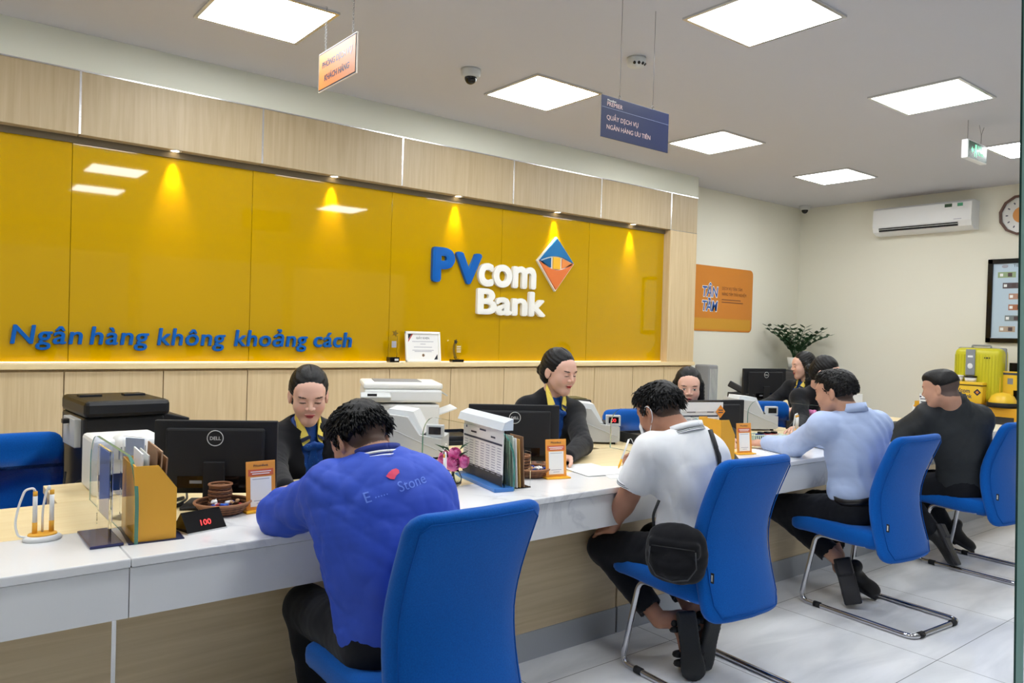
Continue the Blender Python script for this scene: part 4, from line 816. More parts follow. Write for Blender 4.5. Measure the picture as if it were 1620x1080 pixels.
# yellow display cabinet with gifts
yx = 8.62; t = thing('display_cabinet', 'low yellow cabinet with dark glass doors against the right wall', 'cabinet', (yx+.25,3.05,0))
ycab = mat('cabinet_yellow', S(228,168,40), .4); b = MB(); b.box((0,0,.735),(.52,1.5,.05),ycab,.003); b.box((0,0,.05),(.50,1.46,.1),ycab); b.box((.24,0,.4),(.02,1.46,.66),ycab)
for y in (-.735,.735): b.box((0,y,.4),(.5,.03,.66),ycab)
b.build('body', t)
for k in range(3):
    y = -.487+.487*k; b = MB()
    for c,s in (((-.25,y-.225,.4),(.02,.04,.62)),((-.25,y+.225,.4),(.02,.04,.62)),((-.25,y,.69),(.02,.41,.04)),((-.25,y,.11),(.02,.41,.04))): b.box(c,s,ycab,.002)
    dd = b.build('door', t); b = MB(); b.box((-.25,y,.4),(.006,.41,.54),mat('smoked_glass',(.25,.25,.24,1),.05,trans=.8)); b.build('glass', dd)
    b = MB(); b.box((.0,y,.2),(.3,.36,.02),ycab); b.build('shelf', t)
t = thing('suitcase', 'upright lime green ribbed suitcase with a grey luggage band', 'suitcase', (8.86,3.25,.762), -.0)
lime = mat('lime_shell', S(204,196,40), .35); b = MB(); 
b.box((-.0,0,.31),(.24,.45,.56), lime,.06,seg=4); 
for k in range(15): b.box((-.122,.205-.029*k,.31),(.008,.007,.42), lime,.002)
b.build('shell', t)
b = MB(); b.box((.02,0,.31),(.03,.462,.572), M_GREY,.05,seg=4); b.build('zip_band', t)
b = MB(); b.box((-.128,.055,.44),(.012,.09,.27), mat('tag_grey',S(142,146,150),.4),.004); b.build('luggage_band', t); b = MB(); b.box((-.1345,.055,.50),(.002,.05,.02), M_PAPER); b.ell((-.1345,.055,.40),(.002,.026,.03), M_PAPER); b.build('band_print', t)
b = MB(); b.box((-.124,-.10,.49),(.003,.055,.014), M_DKMAT); b.build('badge', t)
b = MB(); b.tube(fillet([(0,-.09,.588),(0,-.09,.615),(0,.09,.615),(0,.09,.588)],.02,4),.009,M_GREY,8); b.build('handle', t)
for y in (-.17,.17):
    for x in (-.07,.07): b = MB(); b.cyl((x,y-.01,.02),(x,y+.01,.02),.02,None,M_DKMAT,12); b.build('wheel', t)
gy_ = mat('gift_yellow', S(240,196,52), .35)
t = thing('gift_bag', 'yellow insulated lunch bag printed with the bank name', 'bag', (8.70,3.30,.762)); f_ = None
b = MB(); b.box((0,0,.115),(.12,.30,.20), gy_,.02,seg=3); b.box((.0,0,.222),(.13,.31,.03), gy_,.006); b.box((-.002,0,.204),(.126,.306,.006), M_DKMAT); b.build('pouch', t)
b = MB(); R_ = Matrix.Rotation(-PI/2,4,'Z'); b.text('PVcom', .062, M_INK, (-.0605,.115,.125), ext=.0004, off=.0015, rot=R_, sx=.85); b.text('Bank', .058, M_INK, (-.0605,.045,.072), ext=.0004, off=.0015, rot=R_, sx=.85); b.build('lettering', t)
b = MB(); s_=.036; b.add([(-.0612,-.105,.135-s_),(-.0612,-.105+s_,.135),(-.0612,-.105,.135+s_),(-.0612,-.105-s_,.135)],[(0,1,2,3)],M_NAVY); b.add([(-.0618,-.105,.135-s_*.5),(-.0618,-.105+s_*.5,.135),(-.0618,-.105,.135+s_*.5),(-.0618,-.105-s_*.5,.135)],[(0,1,2,3)],M_ORANGE); b.build('emblem', t)
for k,(y,m,lab) in enumerate(((.115,M_PAPER,'round tub with a white lid on the yellow lunch bag'),(-.015,M_BLACKG,'round tub with a black lid on the yellow lunch bag'))):
    c = thing('food_tub', lab, 'tub', (8.70,3.30+y,1.0)); b = MB(); b.lathe([(0,0),(.05,0),(.056,.045),(0,.045)],M_PAPER,n=24); b.build('tub', c); b = MB(); b.lathe([(0,.045),(.060,.045),(.060,.062),(0,.064)],m,n=24); b.build('lid', c)
t = thing('gift_card_board', 'yellow printed card standing between the suitcase and the lunch bag', 'card', (8.72,3.16,.95)); t.location = (8.735,3.29,.762); b = MB(); b.box((.035,0,.20),(.006,.52,.20), gy_,.002); b.box((.035,0,.05),(.006,.1,.1), gy_); b.build('board', t); b = MB(); b.ell((.030,-.12,.22),(.002,.045,.045),mat('seal_red',S(206,90,70),.5)); b.ell((.029,-.12,.22),(.002,.028,.028),M_PAPER); b.build('print', t)
t = thing('gift_helmet', 'yellow helmet wrapped in clear film on the cabinet', 'helmet', (8.70,2.98,.764)); b = MB(); b.lathe([(0,.15),(.06,.14),(.10,.11),(.125,.06),(.13,.0)][::-1], gy_, n=28); b.build('dome', t); b = MB(); b.lathe([(.132,.0),(.14,.0),(.14,.045),(.131,.045)],M_DKMAT,n=28); b.build('patterned_band', t)
t = thing('gift_fan', 'yellow fan-shaped gift card with dark lettering behind the helmet', 'card', (8.82,3.0,.764)); b = MB(); vs = [(0,-.13,.17),(0,.09,.17),(0,.14,.36),(0,-.18,.36)]; b.add(vs+[(.006,v[1],v[2]) for v in vs],[(0,1,2,3),(7,6,5,4),(0,4,5,1),(1,5,6,2),(2,6,7,3),(3,7,4,0)],gy_); b.box((.003,-.02,.085),(.006,.1,.17),gy_); b.build('board', t); b = MB(); b.box((-.001,-.02,.335),(.001,.2,.022),M_INK); b.box((-.001,-.04,.26),(.001,.05,.06),M_GREY); b.ell((-.001,.06,.24),(.001,.022,.022),mat('seal_red',S(206,90,70),.5)); b.build('print', t)
t = thing('cash_terminal', 'small dark device at the end of the yellow cabinet', 'device', (8.98,2.93,.76)); b = MB(); b.box((0,0,.11),(.12,.2,.22),M_BLACK,.01); b.build('body', t); b = MB(); b.box((-.062,0,.40),(.004,.15,.10),M_BLACKG); b.build('screen', t)
# cardboard boxes on the floor behind the counter end
t = thing('cardboard_box', 'open brown cardboard box on the floor behind the dark jacket customer', 'box', (7.15,2.75,0), .2); kb = mat('cardboard', S(186,150,112), .85); b = MB(); b.box((0,0,.14),(.40,.32,.28), kb,.003); b.build('carton', t); b = MB(); b.box((-.21,0,.30),(.14,.30,.004), kb,0,(0,-.5,0)); b.build('flap', t); b = MB(); b.box((.21,0,.30),(.14,.30,.004), kb,0,(0,.5,0)); b.build('flap', t)
# ================================================================ people: smooth bodies grown from a distance field
V3 = lambda *a: np.array(a, float)
def nrm(a): a = np.array(a, float); return a/np.linalg.norm(a)
def frame(f, up=(0,0,1)):     # columns: right, forward, up
    f = nrm(f); r = nrm(np.cross(f, up)); u = np.cross(r, f); return np.stack([r, f, u], 1)
class Field:
    def __init__(s): s.p = []
    def cap(s, a, b, ra, rb=None, k=.02, col=None, flat=None, op='+'):   # tapered rod; flat=(axis, factor) squeezes it
        s.p.append(dict(t='c', a=V3(*a), b=V3(*b), ra=ra, rb=ra if rb is None else rb, k=k, col=col, flat=flat, op=op)); return s
    def ell(s, c, r, R=None, k=.02, col=None, op='+'):
        s.p.append(dict(t='e', c=V3(*c), r=V3(*r), R=np.eye(3) if R is None else R, k=k, col=col, op=op)); return s
    def box(s, c, h, R=None, rr=.01, k=.01, col=None, op='+'):
        s.p.append(dict(t='b', c=V3(*c), r=V3(*h), R=np.eye(3) if R is None else R, rr=rr, k=k, col=col, op=op)); return s
    def pl(s, c, n, k=.005, op='-', col=None):       # half space on the n side
        s.p.append(dict(t='p', c=V3(*c), n=nrm(n), k=k, op=op, col=col)); return s
    def plus(s, o): s.p += o.p; return s
def dist(q, P):   # P (...,3)
    if q['t'] == 'c':
        a, b = q['a'], q['b']; X = P - a; d = b - a
        if q['flat'] is not None:
            n, f = q['flat']; n = nrm(n); X = X + (X@n)[...,None]*n*(1/f-1)
            d = d + (d@n)*n*(1/f-1)
        L2 = max(d@d, 1e-9); t = np.clip((X@d)/L2, 0, 1)
        r = q['ra'] + (q['rb']-q['ra'])*t
        return np.linalg.norm(X - t[...,None]*d, axis=-1) - r
    if q['t'] == 'e':
        X = (P - q['c'])@q['R']; r = q['r']; k0 = np.linalg.norm(X/r, axis=-1); k1 = np.linalg.norm(X/(r*r), axis=-1)
        return k0*(k0-1)/np.maximum(k1, 1e-6)
    if q['t'] == 'b':
        X = np.abs((P - q['c'])@q['R']) - q['r'] + q['rr']
        return np.linalg.norm(np.maximum(X,0), axis=-1) + np.minimum(X.max(-1), 0) - q['rr']
    return -((P - q['c'])@q['n'])
def bbox(q):
    if q['t'] == 'c':
        m = max(q['ra'], q['rb'])*(max(1, q['flat'][1]) if q['flat'] is not None else 1); return np.minimum(q['a'],q['b'])-m, np.maximum(q['a'],q['b'])+m
    if q['t'] in 'eb':
        e = np.abs(q['R'])@q['r']; return q['c']-e, q['c']+e
    return None
def field_mesh(fld, h, disp=None, clip=None):
    bb = [bbox(q) for q in fld.p if q['op'] == '+' and q['t'] != 'p']
    lo = np.min([b_[0] for b_ in bb],0)-3*h; hi = np.max([b_[1] for b_ in bb],0)+3*h
    n = np.ceil((hi-lo)/h).astype(int)+1
    ax = [lo[i]+h*np.arange(n[i]) for i in range(3)]
    Fv = np.full(n, 1.0, np.float32)
    for q in fld.p:
        if q['op'] == 'c': continue
        k = q['k']; b_ = bbox(q)
        if b_ is None: sl = [slice(0,n[i]) for i in range(3)]
        else:
            mg = 3*h+k*1.2+ (.015)
            sl = [slice(max(0,int((b_[0][i]-mg-lo[i])/h)), min(n[i], int((b_[1][i]+mg-lo[i])/h)+2)) for i in range(3)]
        G = np.stack(np.meshgrid(*[ax[i][sl[i]] for i in range(3)], indexing='ij'), -1)
        if G.size == 0: continue
        d = dist(q, G); f = Fv[tuple(sl)]
        if q['op'] == '+':
            hh = np.maximum(k-np.abs(f-d),0)/max(k,1e-6); Fv[tuple(sl)] = np.minimum(f,d) - hh*hh*k*.25
        else:
            d = -d; hh = np.maximum(k-np.abs(f-d),0)/max(k,1e-6); Fv[tuple(sl)] = np.maximum(f,d) + hh*hh*k*.25
    if disp is not None:
        near = np.abs(Fv) < .05; idx = np.nonzero(near)
        P = np.stack([ax[i][idx[i]] for i in range(3)], -1); Fv[idx] += disp(P)
    ins = Fv < 0
    c = [ins[i:n[0]-1+i, j:n[1]-1+j, l:n[2]-1+l].astype(np.int8) for i in (0,1) for j in (0,1) for l in (0,1)]
    sm_ = sum(c); act = (sm_ > 0) & (sm_ < 8); I = np.stack(np.nonzero(act), 1)
    vid = -np.ones(act.shape, np.int64); vid[act] = np.arange(len(I))
    acc = np.zeros((len(I),3)); cnt = np.zeros(len(I))
    offs = [(i,j,l) for i in (0,1) for j in (0,1) for l in (0,1)]
    cv = {o_: Fv[I[:,0]+o_[0], I[:,1]+o_[1], I[:,2]+o_[2]] for o_ in offs}
    for o_ in offs:
        for a_ in range(3):
            if o_[a_] == 0:
                o2 = list(o_); o2[a_] = 1; o2 = tuple(o2); f0 = cv[o_]; f1 = cv[o2]; m = (f0 < 0) != (f1 < 0)
                t = np.where(m, f0/np.where(m, f0-f1, 1), 0); p = np.tile(np.array(o_, float), (len(I),1)); p[:,a_] += t
                acc[m] += p[m]; cnt[m] += 1
    vs = lo + h*(I + acc/cnt[:,None]); fs = []
    for a_ in range(3):
        s0 = [slice(0,n[i]) for i in range(3)]; s1 = list(s0); s0[a_] = slice(0,n[a_]-1); s1[a_] = slice(1,n[a_])
        A = ins[tuple(s0)]; B = ins[tuple(s1)]; ch_ = A != B; E = np.stack(np.nonzero(ch_),1); sg = A[ch_]
        u, v = (a_+1)%3, (a_+2)%3; ok = (E[:,u] > 0)&(E[:,v] > 0)&(E[:,u] < n[u]-1)&(E[:,v] < n[v]-1); E = E[ok]; sg = sg[ok]
        def cell(du, dv): e = E.copy(); e[:,u] -= du; e[:,v] -= dv; return vid[e[:,0],e[:,1],e[:,2]]
        q = np.stack([cell(1,1), cell(0,1), cell(0,0), cell(1,0)], 1); q[~sg] = q[~sg][:,::-1]; fs.append(q)
    return vs, np.concatenate(fs)
def colour_of(fld, vs, base):
    best = np.full(len(vs), 9e9); col = np.tile(np.array(base[:3]), (len(vs),1))
    for q in fld.p:
        if q['op'] == '+' :
            d = dist(q, vs); m = d < best; best[m] = d[m]; col[m] = (q['col'] or base)[:3]
    for q in fld.p:
        if q['op'] == 'c': m = dist(q, vs) < 0; col[m] = q['col'][:3]
    return col
def rootloc(o):
    while o.parent: o = o.parent
    return np.array(o.location)
def mesh_from(chunks, name, material, parent, label=None):
    V = []; Fc = []; Cc = []; o = 0
    for vs, fs, cs in chunks: V.append(vs); Fc.append(fs+o); Cc.append(cs); o += len(vs)
    V = np.concatenate(V); Fc = np.concatenate(Fc); Cc = np.concatenate(Cc)
    V = V - rootloc(parent)
    me = bpy.data.meshes.new(name); me.vertices.add(len(V)); me.vertices.foreach_set('co', V.astype(np.float32).ravel())
    me.loops.add(Fc.size); me.loops.foreach_set('vertex_index', Fc.astype(np.int32).ravel())
    me.polygons.add(len(Fc)); me.polygons.foreach_set('loop_start', np.arange(0,Fc.size,4,dtype=np.int32)); me.polygons.foreach_set('loop_total', np.full(len(Fc),4,np.int32))
    me.update(calc_edges=True); me.validate()
    at = me.color_attributes.new('Col','FLOAT_COLOR','POINT'); at.data.foreach_set('color', np.concatenate([Cc, np.ones((len(Cc),1))],1).astype(np.float32).ravel())
    me.polygons.foreach_set('use_smooth', [True]*len(me.polygons)); me.materials.append(material)
    ob = bpy.data.objects.new(name, me); COL.objects.link(ob); ob.parent = parent
    if label: ob['label'] = label
    return ob
def part_from(fld, h, name, material, parent, base, disp=None, label=None):
    vs, fs = field_mesh(fld, h, disp); return mesh_from([(vs, fs, colour_of(fld, vs, base))], name, material, parent, label)
def attr_mat(name, rough, spec=.5, sub=0, bump=0, bs=200, sheen=0):
    m = mat(name, (1,1,1,1), rough, spec=spec, sub=sub, sheen=sheen); N, L, b = nodes(m)
    a = N.new('ShaderNodeVertexColor'); a.layer_name = 'Col'; L.new(a.outputs[0], b.inputs['Base Color'])
    if bump:
        n = N.new('ShaderNodeTexNoise'); n.inputs['Scale'].default_value = bs; n.inputs['Detail'].default_value = 4
        g = N.new('ShaderNodeTexCoord'); L.new(g.outputs['Object'], n.inputs[0])
        bp = N.new('ShaderNodeBump'); bp.inputs['Strength'].default_value = bump; bp.inputs['Distance'].default_value = .002; L.new(n.outputs[0], bp.inputs['Height']); L.new(bp.outputs[0], b.inputs['Normal'])
    return m
M_SKIN = attr_mat('skin', .5, .4, sub=.12, bump=.05, bs=300)
M_CLOTH = attr_mat('woven_cloth', .82, .25, bump=.12, bs=420, sheen=.1)
M_CLOTHS = attr_mat('smooth_cloth', .6, .35, bump=.06, bs=420)
M_SHOE = attr_mat('shoe_leather', .5, .4, bump=.15, bs=90)
M_HAIR = mat('dark_hair', S(13,12,13), .45, spec=.35)
_N,_L,_b = nodes(M_HAIR); _t = _N.new('ShaderNodeTexCoord'); _m = _N.new('ShaderNodeMapping'); _m.inputs['Scale'].default_value = (160,40,40); _n = _N.new('ShaderNodeTexNoise'); _n.inputs['Scale'].default_value = 3; _n.inputs['Detail'].default_value = 3; _p = _N.new('ShaderNodeBump'); _p.inputs['Strength'].default_value = .5; _p.inputs['Distance'].default_value = .003
_L.new(_t.outputs['Object'],_m.inputs[0]); _L.new(_m.outputs[0],_n.inputs[0]); _L.new(_n.outputs[0],_p.inputs['Height']); _L.new(_p.outputs[0],_b.inputs['Normal'])
SK1 = S(220,176,156); SK2 = S(192,146,122); SK3 = S(172,124,100)
HAIRC = S(26,22,22); LIP = S(184,78,80)
def folds(seed, amp=.004, wl=.07, zbias=1.0):
    rs = np.random.RandomState(seed); K = []
    for i in range(5):
        d = rs.normal(size=3); d[2] *= zbias; d = d/np.linalg.norm(d)*2*PI/(wl*rs.uniform(.7,1.8)); e = rs.normal(size=3); e = e/np.linalg.norm(e)*2*PI/.22
        K.append((d, e, rs.uniform(0,6.28), rs.uniform(0,6.28), rs.uniform(.5,1)))
    def f(P):
        o = 0; 
        for d,e,p,q,a in K: s_ = np.sin(P@d + 1.8*np.sin(P@e+q)+p); o = o + a*(1-2*np.sqrt(np.abs(s_)+.02))
        return amp*o/3.2
    return f
def head_field(C, Rm, skin, female=False, eyes='down', smile=0, ears=True):
    f = Field(); W = lambda x,y,z: C + Rm@V3(x,y,z)
    lc = LIP if female else S(168,104,92)
    f.ell(W(0,-.015,.030),(.073,.090,.080),Rm,.02)
    f.ell(W(0,.030,-.030),(.057 if female else .063,.058,.076),Rm,.03)
    f.ell(W(0,.050,.036),(.056,.036,.042),Rm,.03)
    f.ell(W(0,.062,-.092),(.014 if female else .026,.018,.018),Rm,.035)
    for s in (-1,1):
        f.ell(W(s*.036,.058,-.028),(.024,.024,.028),Rm,.028)
        f.cap(W(s*(.047 if female else .056),.0,-.050),W(s*(.012 if female else .022),.058,-.094),.018 if not female else .013,.014,.03)
        if female: f.ell(W(s*.036,.074,-.030),(.018,.03,.016),Rm,.01,S(224,170,152),op='c')
    f.cap(W(-.036,.077,.020),W(.036,.077,.020),.009,.009,.02)
    for s in (-1,1): f.ell(W(s*.031,.100,.000),(.018,.013,.010),Rm,.014,op='-')
    f.cap(W(0,.084,.012),W(0,.103,-.024),.0055,.0088,.012)
    for s in (-1,1): f.ell(W(s*.0125,.094,-.029),(.0078,.009,.0065),Rm,.006); f.ell(W(s*.0065,.1015,-.0345),(.0040,.006,.0026),Rm,.002,S(110,66,58),op='c')
    for s in (-1,1):
        f.ell(W(s*.031,.0755,.000),(.0155,.0135,.0125),Rm,.003)
        if eyes == 'down': f.ell(W(s*.031,.088,-.0035),(.0155,.012,.0027),Rm,.002,S(44,30,28),op='c')
        else:
            f.ell(W(s*.031,.088,-.001),(.0125,.010,.0045),Rm,.002,S(236,230,226),op='c'); f.ell(W(s*.031,.089,-.0015),(.0050,.012,.0050),Rm,.002,S(30,22,20),op='c')
            f.ell(W(s*.031,.090,.0038),(.0150,.008,.0016),Rm,.002,S(48,34,32),op='c')
        Rb = Rm@np.array([[math.cos(s*-.12),0,math.sin(s*-.12)],[0,1,0],[-math.sin(s*-.12),0,math.cos(s*-.12)]])
        f.ell(W(s*.033,.083,.0210),(.0195,.018,.0036 if female else .0046),Rb,.002,S(66,48,42),op='c')
    zc = .0015*smile
    f.ell(W(0,.0885,-.0565),(.0200+.003*smile,.0095,.0042),Rm,.006); f.ell(W(0,.0865,-.0640),(.0150,.0095,.0050),Rm,.006)
    f.ell(W(0,.0865,-.060),(.021+.003*smile,.02,.0016),Rm,.003,op='-')
    f.ell(W(0,.090,-.0565),(.0205+.003*smile,.016,.0036),Rm,.002,lc,op='c'); f.ell(W(0,.090,-.0640),(.0160,.016,.0044),Rm,.002,lc,op='c')
    f.ell(W(0,.092,-.0602),(.0210+.003*smile,.014,.0013),Rm,.001,S(104,40,42),op='c')
    if ears:
        for s in (-1,1):
            Re = Rm@np.array([[math.cos(s*.35),-math.sin(s*.35),0],[math.sin(s*.35),math.cos(s*.35),0],[0,0,1]])
            f.ell(W(s*.077,-.010,-.008),(.0065,.017,.028),Re,.006); f.ell(W(s*.076,-.006,-.028),(.006,.009,.011),Rm,.006)
            f.ell(W(s*.087,-.006,-.004),(.006,.009,.016),Re,.004,op='-')
    return f, W
def hand_field(f, wr, d, n, side, curl=(.5,.6,.7,.8), spread=.10, thumb=(.55,.3), s=1.0, skin=None, fore=None):
    # wr wrist, d towards the knuckles, n out of the back of the hand, side = +1 when the thumb lies towards cross(d,n)
    d = nrm(d); n = nrm(n - d*np.dot(n,d)); t = np.cross(d,n)*side; Rh = np.stack([t,d,n],1); W = lambda x,y,z: wr + Rh@(V3(x,y,z)*s)
    f.ell(W(0,.045,0),(.040*s,.050*s,.0155*s),Rh,.012); f.cap(W(0,-.01,0),W(0,.02,0),.024*s,.026*s,.02,flat=(n,.75))
    f.cap(W(.028,.075,0),W(-.030,.070,0),.0105*s,.0095*s,.012)
    for i,(x,y0,L_,r) in enumerate(((.029,.080,.044,.0092),(.010,.085,.049,.0094),(-.010,.082,.045,.0090),(-.029,.074,.036,.0080))):
        a = -.12*(i*0); cu = curl[i]; p = W(x,y0,0); sp_ = spread*(1.2-.8*i); ang = 0
        for m,(fr,rr) in enumerate(((.46,1),(.30,.92),(.25,.84))):
            ang += cu*(.75,1.1,.7)[m]
            v = Rh@V3(math.sin(sp_)*math.cos(ang), math.cos(sp_)*math.cos(ang), -math.sin(ang)); q = p + v*L_*2.0*fr*s
            f.cap(p, q, r*rr*s, r*rr*.93*s, .003); p = q
        f.ell(p + n*(.004 if ang < 1.4 else 0)*s, (.006*s,.006*s,.004*s), Rh, .002, S(240,205,190) , op='c')
    p = W(.026,.018,-.004); q = W(.048,.045,-.012); f.cap(p,q,.0145*s,.0115*s,.012)
    v = Rh@V3(math.sin(thumb[0]),math.cos(thumb[0]),-thumb[1]); v = nrm(v); r_ = q+v*.032*s; f.cap(q,r_,.011*s,.0098*s,.004)
    v2 = nrm(v + Rh@V3(-.35,.1,-.15)); f.cap(r_, r_+v2*.026*s, .0098*s,.0082*s,.003)
    return f
def tuft_hair(vs, fs_normals, Hc_, Rm, count, length, parent, name, keep, sweep, seed=1, w0=.004):
    # short locks laid over the scalp
    rs = random.Random(seed); b = MB(); n = len(vs); off = Vector(rootloc(parent))
    for _ in range(count):
        i = rs.randrange(n); p = vs[i]; nn = fs_normals[i]; lp = Rm.T@(p-Hc_)
        if not keep(lp): continue
        sw = Rm@np.array(sweep(lp)); L_ = length*rs.uniform(.6,1.2); d0 = nrm(nn*.5+nrm(sw)*1.0+np.array([rs.uniform(-.3,.3) for _ in range(3)])); d1 = nrm(d0 - nn*.55)
        sd = nrm(np.cross(d0, nn))*w0*rs.uniform(.6,1.3); p0 = p - nn*.003
        q1 = p0+d0*L_*.5+nn*.0015; q2 = q1+d1*L_*.5; N_ = nn*.0025
        V = [p0-sd, p0+sd, p0+N_*1.5, q1-sd*.8, q1+sd*.8, q1+N_*1.3, q2]
        b.add([Vector(v)-off for v in V], [(0,1,4,3),(1,2,5,4),(2,0,3,5),(3,4,6),(4,5,6),(5,3,6)], M_HAIR, True)
    return b.build(name, parent)
def vnormals(vs, fs):
    n = np.zeros_like(vs); a = vs[fs]; fn = np.cross(a[:,2]-a[:,0], a[:,3]-a[:,1])
    for k in range(4): np.add.at(n, fs[:,k], fn)
    return n/np.maximum(np.linalg.norm(n,axis=1,keepdims=True),1e-9)
def hair_woman(C, Rm, parent, style='bun', h=.003):
    W = lambda x,y,z: C + Rm@V3(x,y,z); f = Field()
    f.ell(W(0,-.018,.040),(.081,.095,.088),Rm,.01)
    f.ell(W(0,-.050,-.015),(.076,.062,.075),Rm,.03)
    f.ell(W(0,.112,-.052),(.062,.072,.100),Rm,.012,op='-')
    f.ell(W(0,.090,.000),(.048,.036,.060),Rm,.014,op='-')
    for s in (-1,1): f.ell(W(s*.084,.006,-.030),(.020,.034,.036),Rm,.008,op='-')
    f.cap(W(0,.10,.105),W(0,-.03,.128),.0035,.0035,.006,op='-')
    if style == 'bun': f.ell(W(0,-.118,-.020),(.038,.028,.036),Rm,.012); f.cap(W(0,-.09,-.01),W(0,-.115,-.018),.03,.03,.01)
    if style == 'long':
        for s in (-1,1): f.cap(W(s*.074,-.005,.02),W(s*.082,-.002,-.13),.024,.020,.02); f.cap(W(s*.082,-.002,-.13),W(s*.085,.015,-.24),.022,.014,.02)
        f.cap(W(0,-.065,-.02),W(0,-.085,-.24),.062,.055,.03,flat=(Rm@V3(0,1,0),.6))
    def dsp(P):
        Q = (P-C)@Rm; return .0011*np.sin(Q[:,0]*380+np.sin(Q[:,1]*50)*1.5)*np.clip((.12-Q[:,2])*10,0,1)+.0009*np.sin(Q[:,2]*300+Q[:,1]*120)
    o = part_from(f, h, 'hair', M_HAIR, parent, HAIRC, dsp); return o
BLK = S(15,16,21); NAVYT = S(12,15,23); YELC = S(238,214,96); BLUC = S(16,66,140)
M_TIE = attr_mat('printed_silk', .5, .4, bump=.05)
_N,_L,_b = nodes(M_TIE); _v = _N.new('ShaderNodeTexVoronoi'); _v.inputs['Scale'].default_value = 75; _g = _N.new('ShaderNodeTexCoord'); _L.new(_g.outputs['Object'], _v.inputs[0])
_r = _N.new('ShaderNodeValToRGB'); _r.color_ramp.elements[0].position = .10; _r.color_ramp.elements[0].color = (1,1,1,1); _r.color_ramp.elements[1].position = .16; _r.color_ramp.elements[1].color = (0,0,0,1); _L.new(_v.outputs['Distance'], _r.inputs[0])
_x = _N.new('ShaderNodeMixRGB'); _a = [n for n in _N if n.type == 'VERTEX_COLOR'][0]; _L.new(_r.outputs[0], _x.inputs[0]); _L.new(_a.outputs[0], _x.inputs[1]); _x.inputs[2].default_value = S(80,150,200); _L.new(_x.outputs[0], _b.inputs['Base Color'])
def torso(f, pel, N_, SL, SR, fwd, g=0.0, w_=1.0, col=None, chest=.0):
    pel, N_, SL, SR = map(lambda a: V3(*a), (pel, N_, SL, SR)); sp = nrm(N_-pel); wx = nrm(SR-SL); wx = nrm(wx - sp*(wx@sp)); fw = np.cross(sp, wx); fw = fw if fw@V3(*fwd) > 0 else -fw
    R = np.stack([wx, fw, sp],1); L_ = np.linalg.norm(N_-pel)
    f.ell(pel+sp*.03, ((.170+g)*w_,.120+g,.125+g), R, .04, col)
    f.ell(pel+sp*L_*.38+fw*.005, ((.140+g)*w_,.100+g,.16+g), R, .08, col)
    f.ell(pel+sp*L_*.66+fw*.0, ((.162+g)*w_,.108+g,.17+g), R, .07, col)
    if chest: 
        for s in (-1,1): f.ell(pel+sp*L_*.62+fw*.075+wx*s*.065, (.055,.05,.06), R, .05, col)
    f.cap(SL, SR, .052+g, .052+g, .06, col, flat=(fw,.95))
    f.cap(pel+sp*L_*.78, N_-sp*.02, .10+g*.6, .062+g*.5, .06, col, flat=(fw,.85))
    return R, sp, wx, fw
def arm(f, S_, E_, W_, r=(.060,.050,.038), g=0, k=.03, col=None):
    f.cap(S_, E_, r[0]+g, r[1]+g, k, col); f.cap(E_, W_, r[1]+g, r[2]+g, .02, col)
def legs(f, hips, knees, ankles, col=None, r=(.092,.066,.050), g=0):
    for H_,K_,A_ in zip(hips, knees, ankles):
        f.cap(H_, K_, r[0]+g, r[1]+g, .035, col); f.cap(K_, A_, r[1]-.004+g, r[2]+g, .02, col)
def band(parent, name, c, up, fw, rx, ry, z0, z1, m, thick=.003, flare=0, n=48, a0=0, a1=2*PI, tilt=0):
    # collar-like band round the neck; angle 0 = nape
    R = frame(fw, up); c = V3(*c); off = rootloc(parent)
    b = MB(); K = n; vs = []
    for i in range(K+1):
        a = a0+(a1-a0)*i/K; cx_, cy_ = math.sin(a), -math.cos(a)
        for (dr, zz) in ((0,z0),(flare,z1),(flare-thick,z1),(-thick,z0)):
            p = c + R@V3(cx_*(rx+dr), cy_*(ry+dr), zz + tilt*cy_); vs.append(p-off)
    fs = [(i*4+j, i*4+(j+1)%4, (i+1)*4+(j+1)%4, (i+1)*4+j) for i in range(K) for j in range(4)] + [(3,2,1,0),(K*4,K*4+1,K*4+2,K*4+3)]
    b.add(vs, fs, m, True); return b.build(name, parent)
def scalp(C, Rm, fade=True, low=-.03, g=0):
    f = Field(); W = lambda x,y,z: C+Rm@V3(x,y,z)
    f.ell(W(0,-.018,.036),(.078+g,.094+g,.083+g),Rm,.01); f.ell(W(0,-.052,-.006),(.068+g,.058+g,.062),Rm,.025); f.ell(W(0,.030,.075+g*2),(.060,.062,.045),Rm,.02)
    f.ell(W(0,.125,-.045),(.080,.074,.100),Rm,.010,op='-')
    f.pl(W(0,-.02,low), Rm@V3(0,-.25,-1), .010)
    for s in (-1,1): f.ell(W(s*.084,.004,-.030),(.024,.032,.042),Rm,.010,op='-')
    return f
def man_hair(C, Rm, parent, count=900, length=.03, seed=1, buzz=False, low=-.035, h=.004):
    f = scalp(C, Rm, low=low)
    def dsp(P): Q=(P-C)@Rm; return .0016*np.sin(Q[:,0]*300+np.sin(Q[:,1]*60)*2)*np.sin(Q[:,1]*110+Q[:,2]*90)
    vs, fs = field_mesh(f, h, dsp); o = mesh_from([(vs,fs,np.tile(np.array(HAIRC[:3]),(len(vs),1)))],'hair',M_HAIR,parent)
    if not buzz:
        nn = vnormals(vs, fs)
        tuft_hair(vs, nn, C, Rm, count, length, o, 'lock', lambda l: l[2] > .0 or l[1] < -.06, lambda l: (l[0]*4, .25 if l[2] > .05 else -.1, -.25 if l[2] > .06 else -1.0), seed)
        o.children[0]['kind'] = 'stuff'
    return o
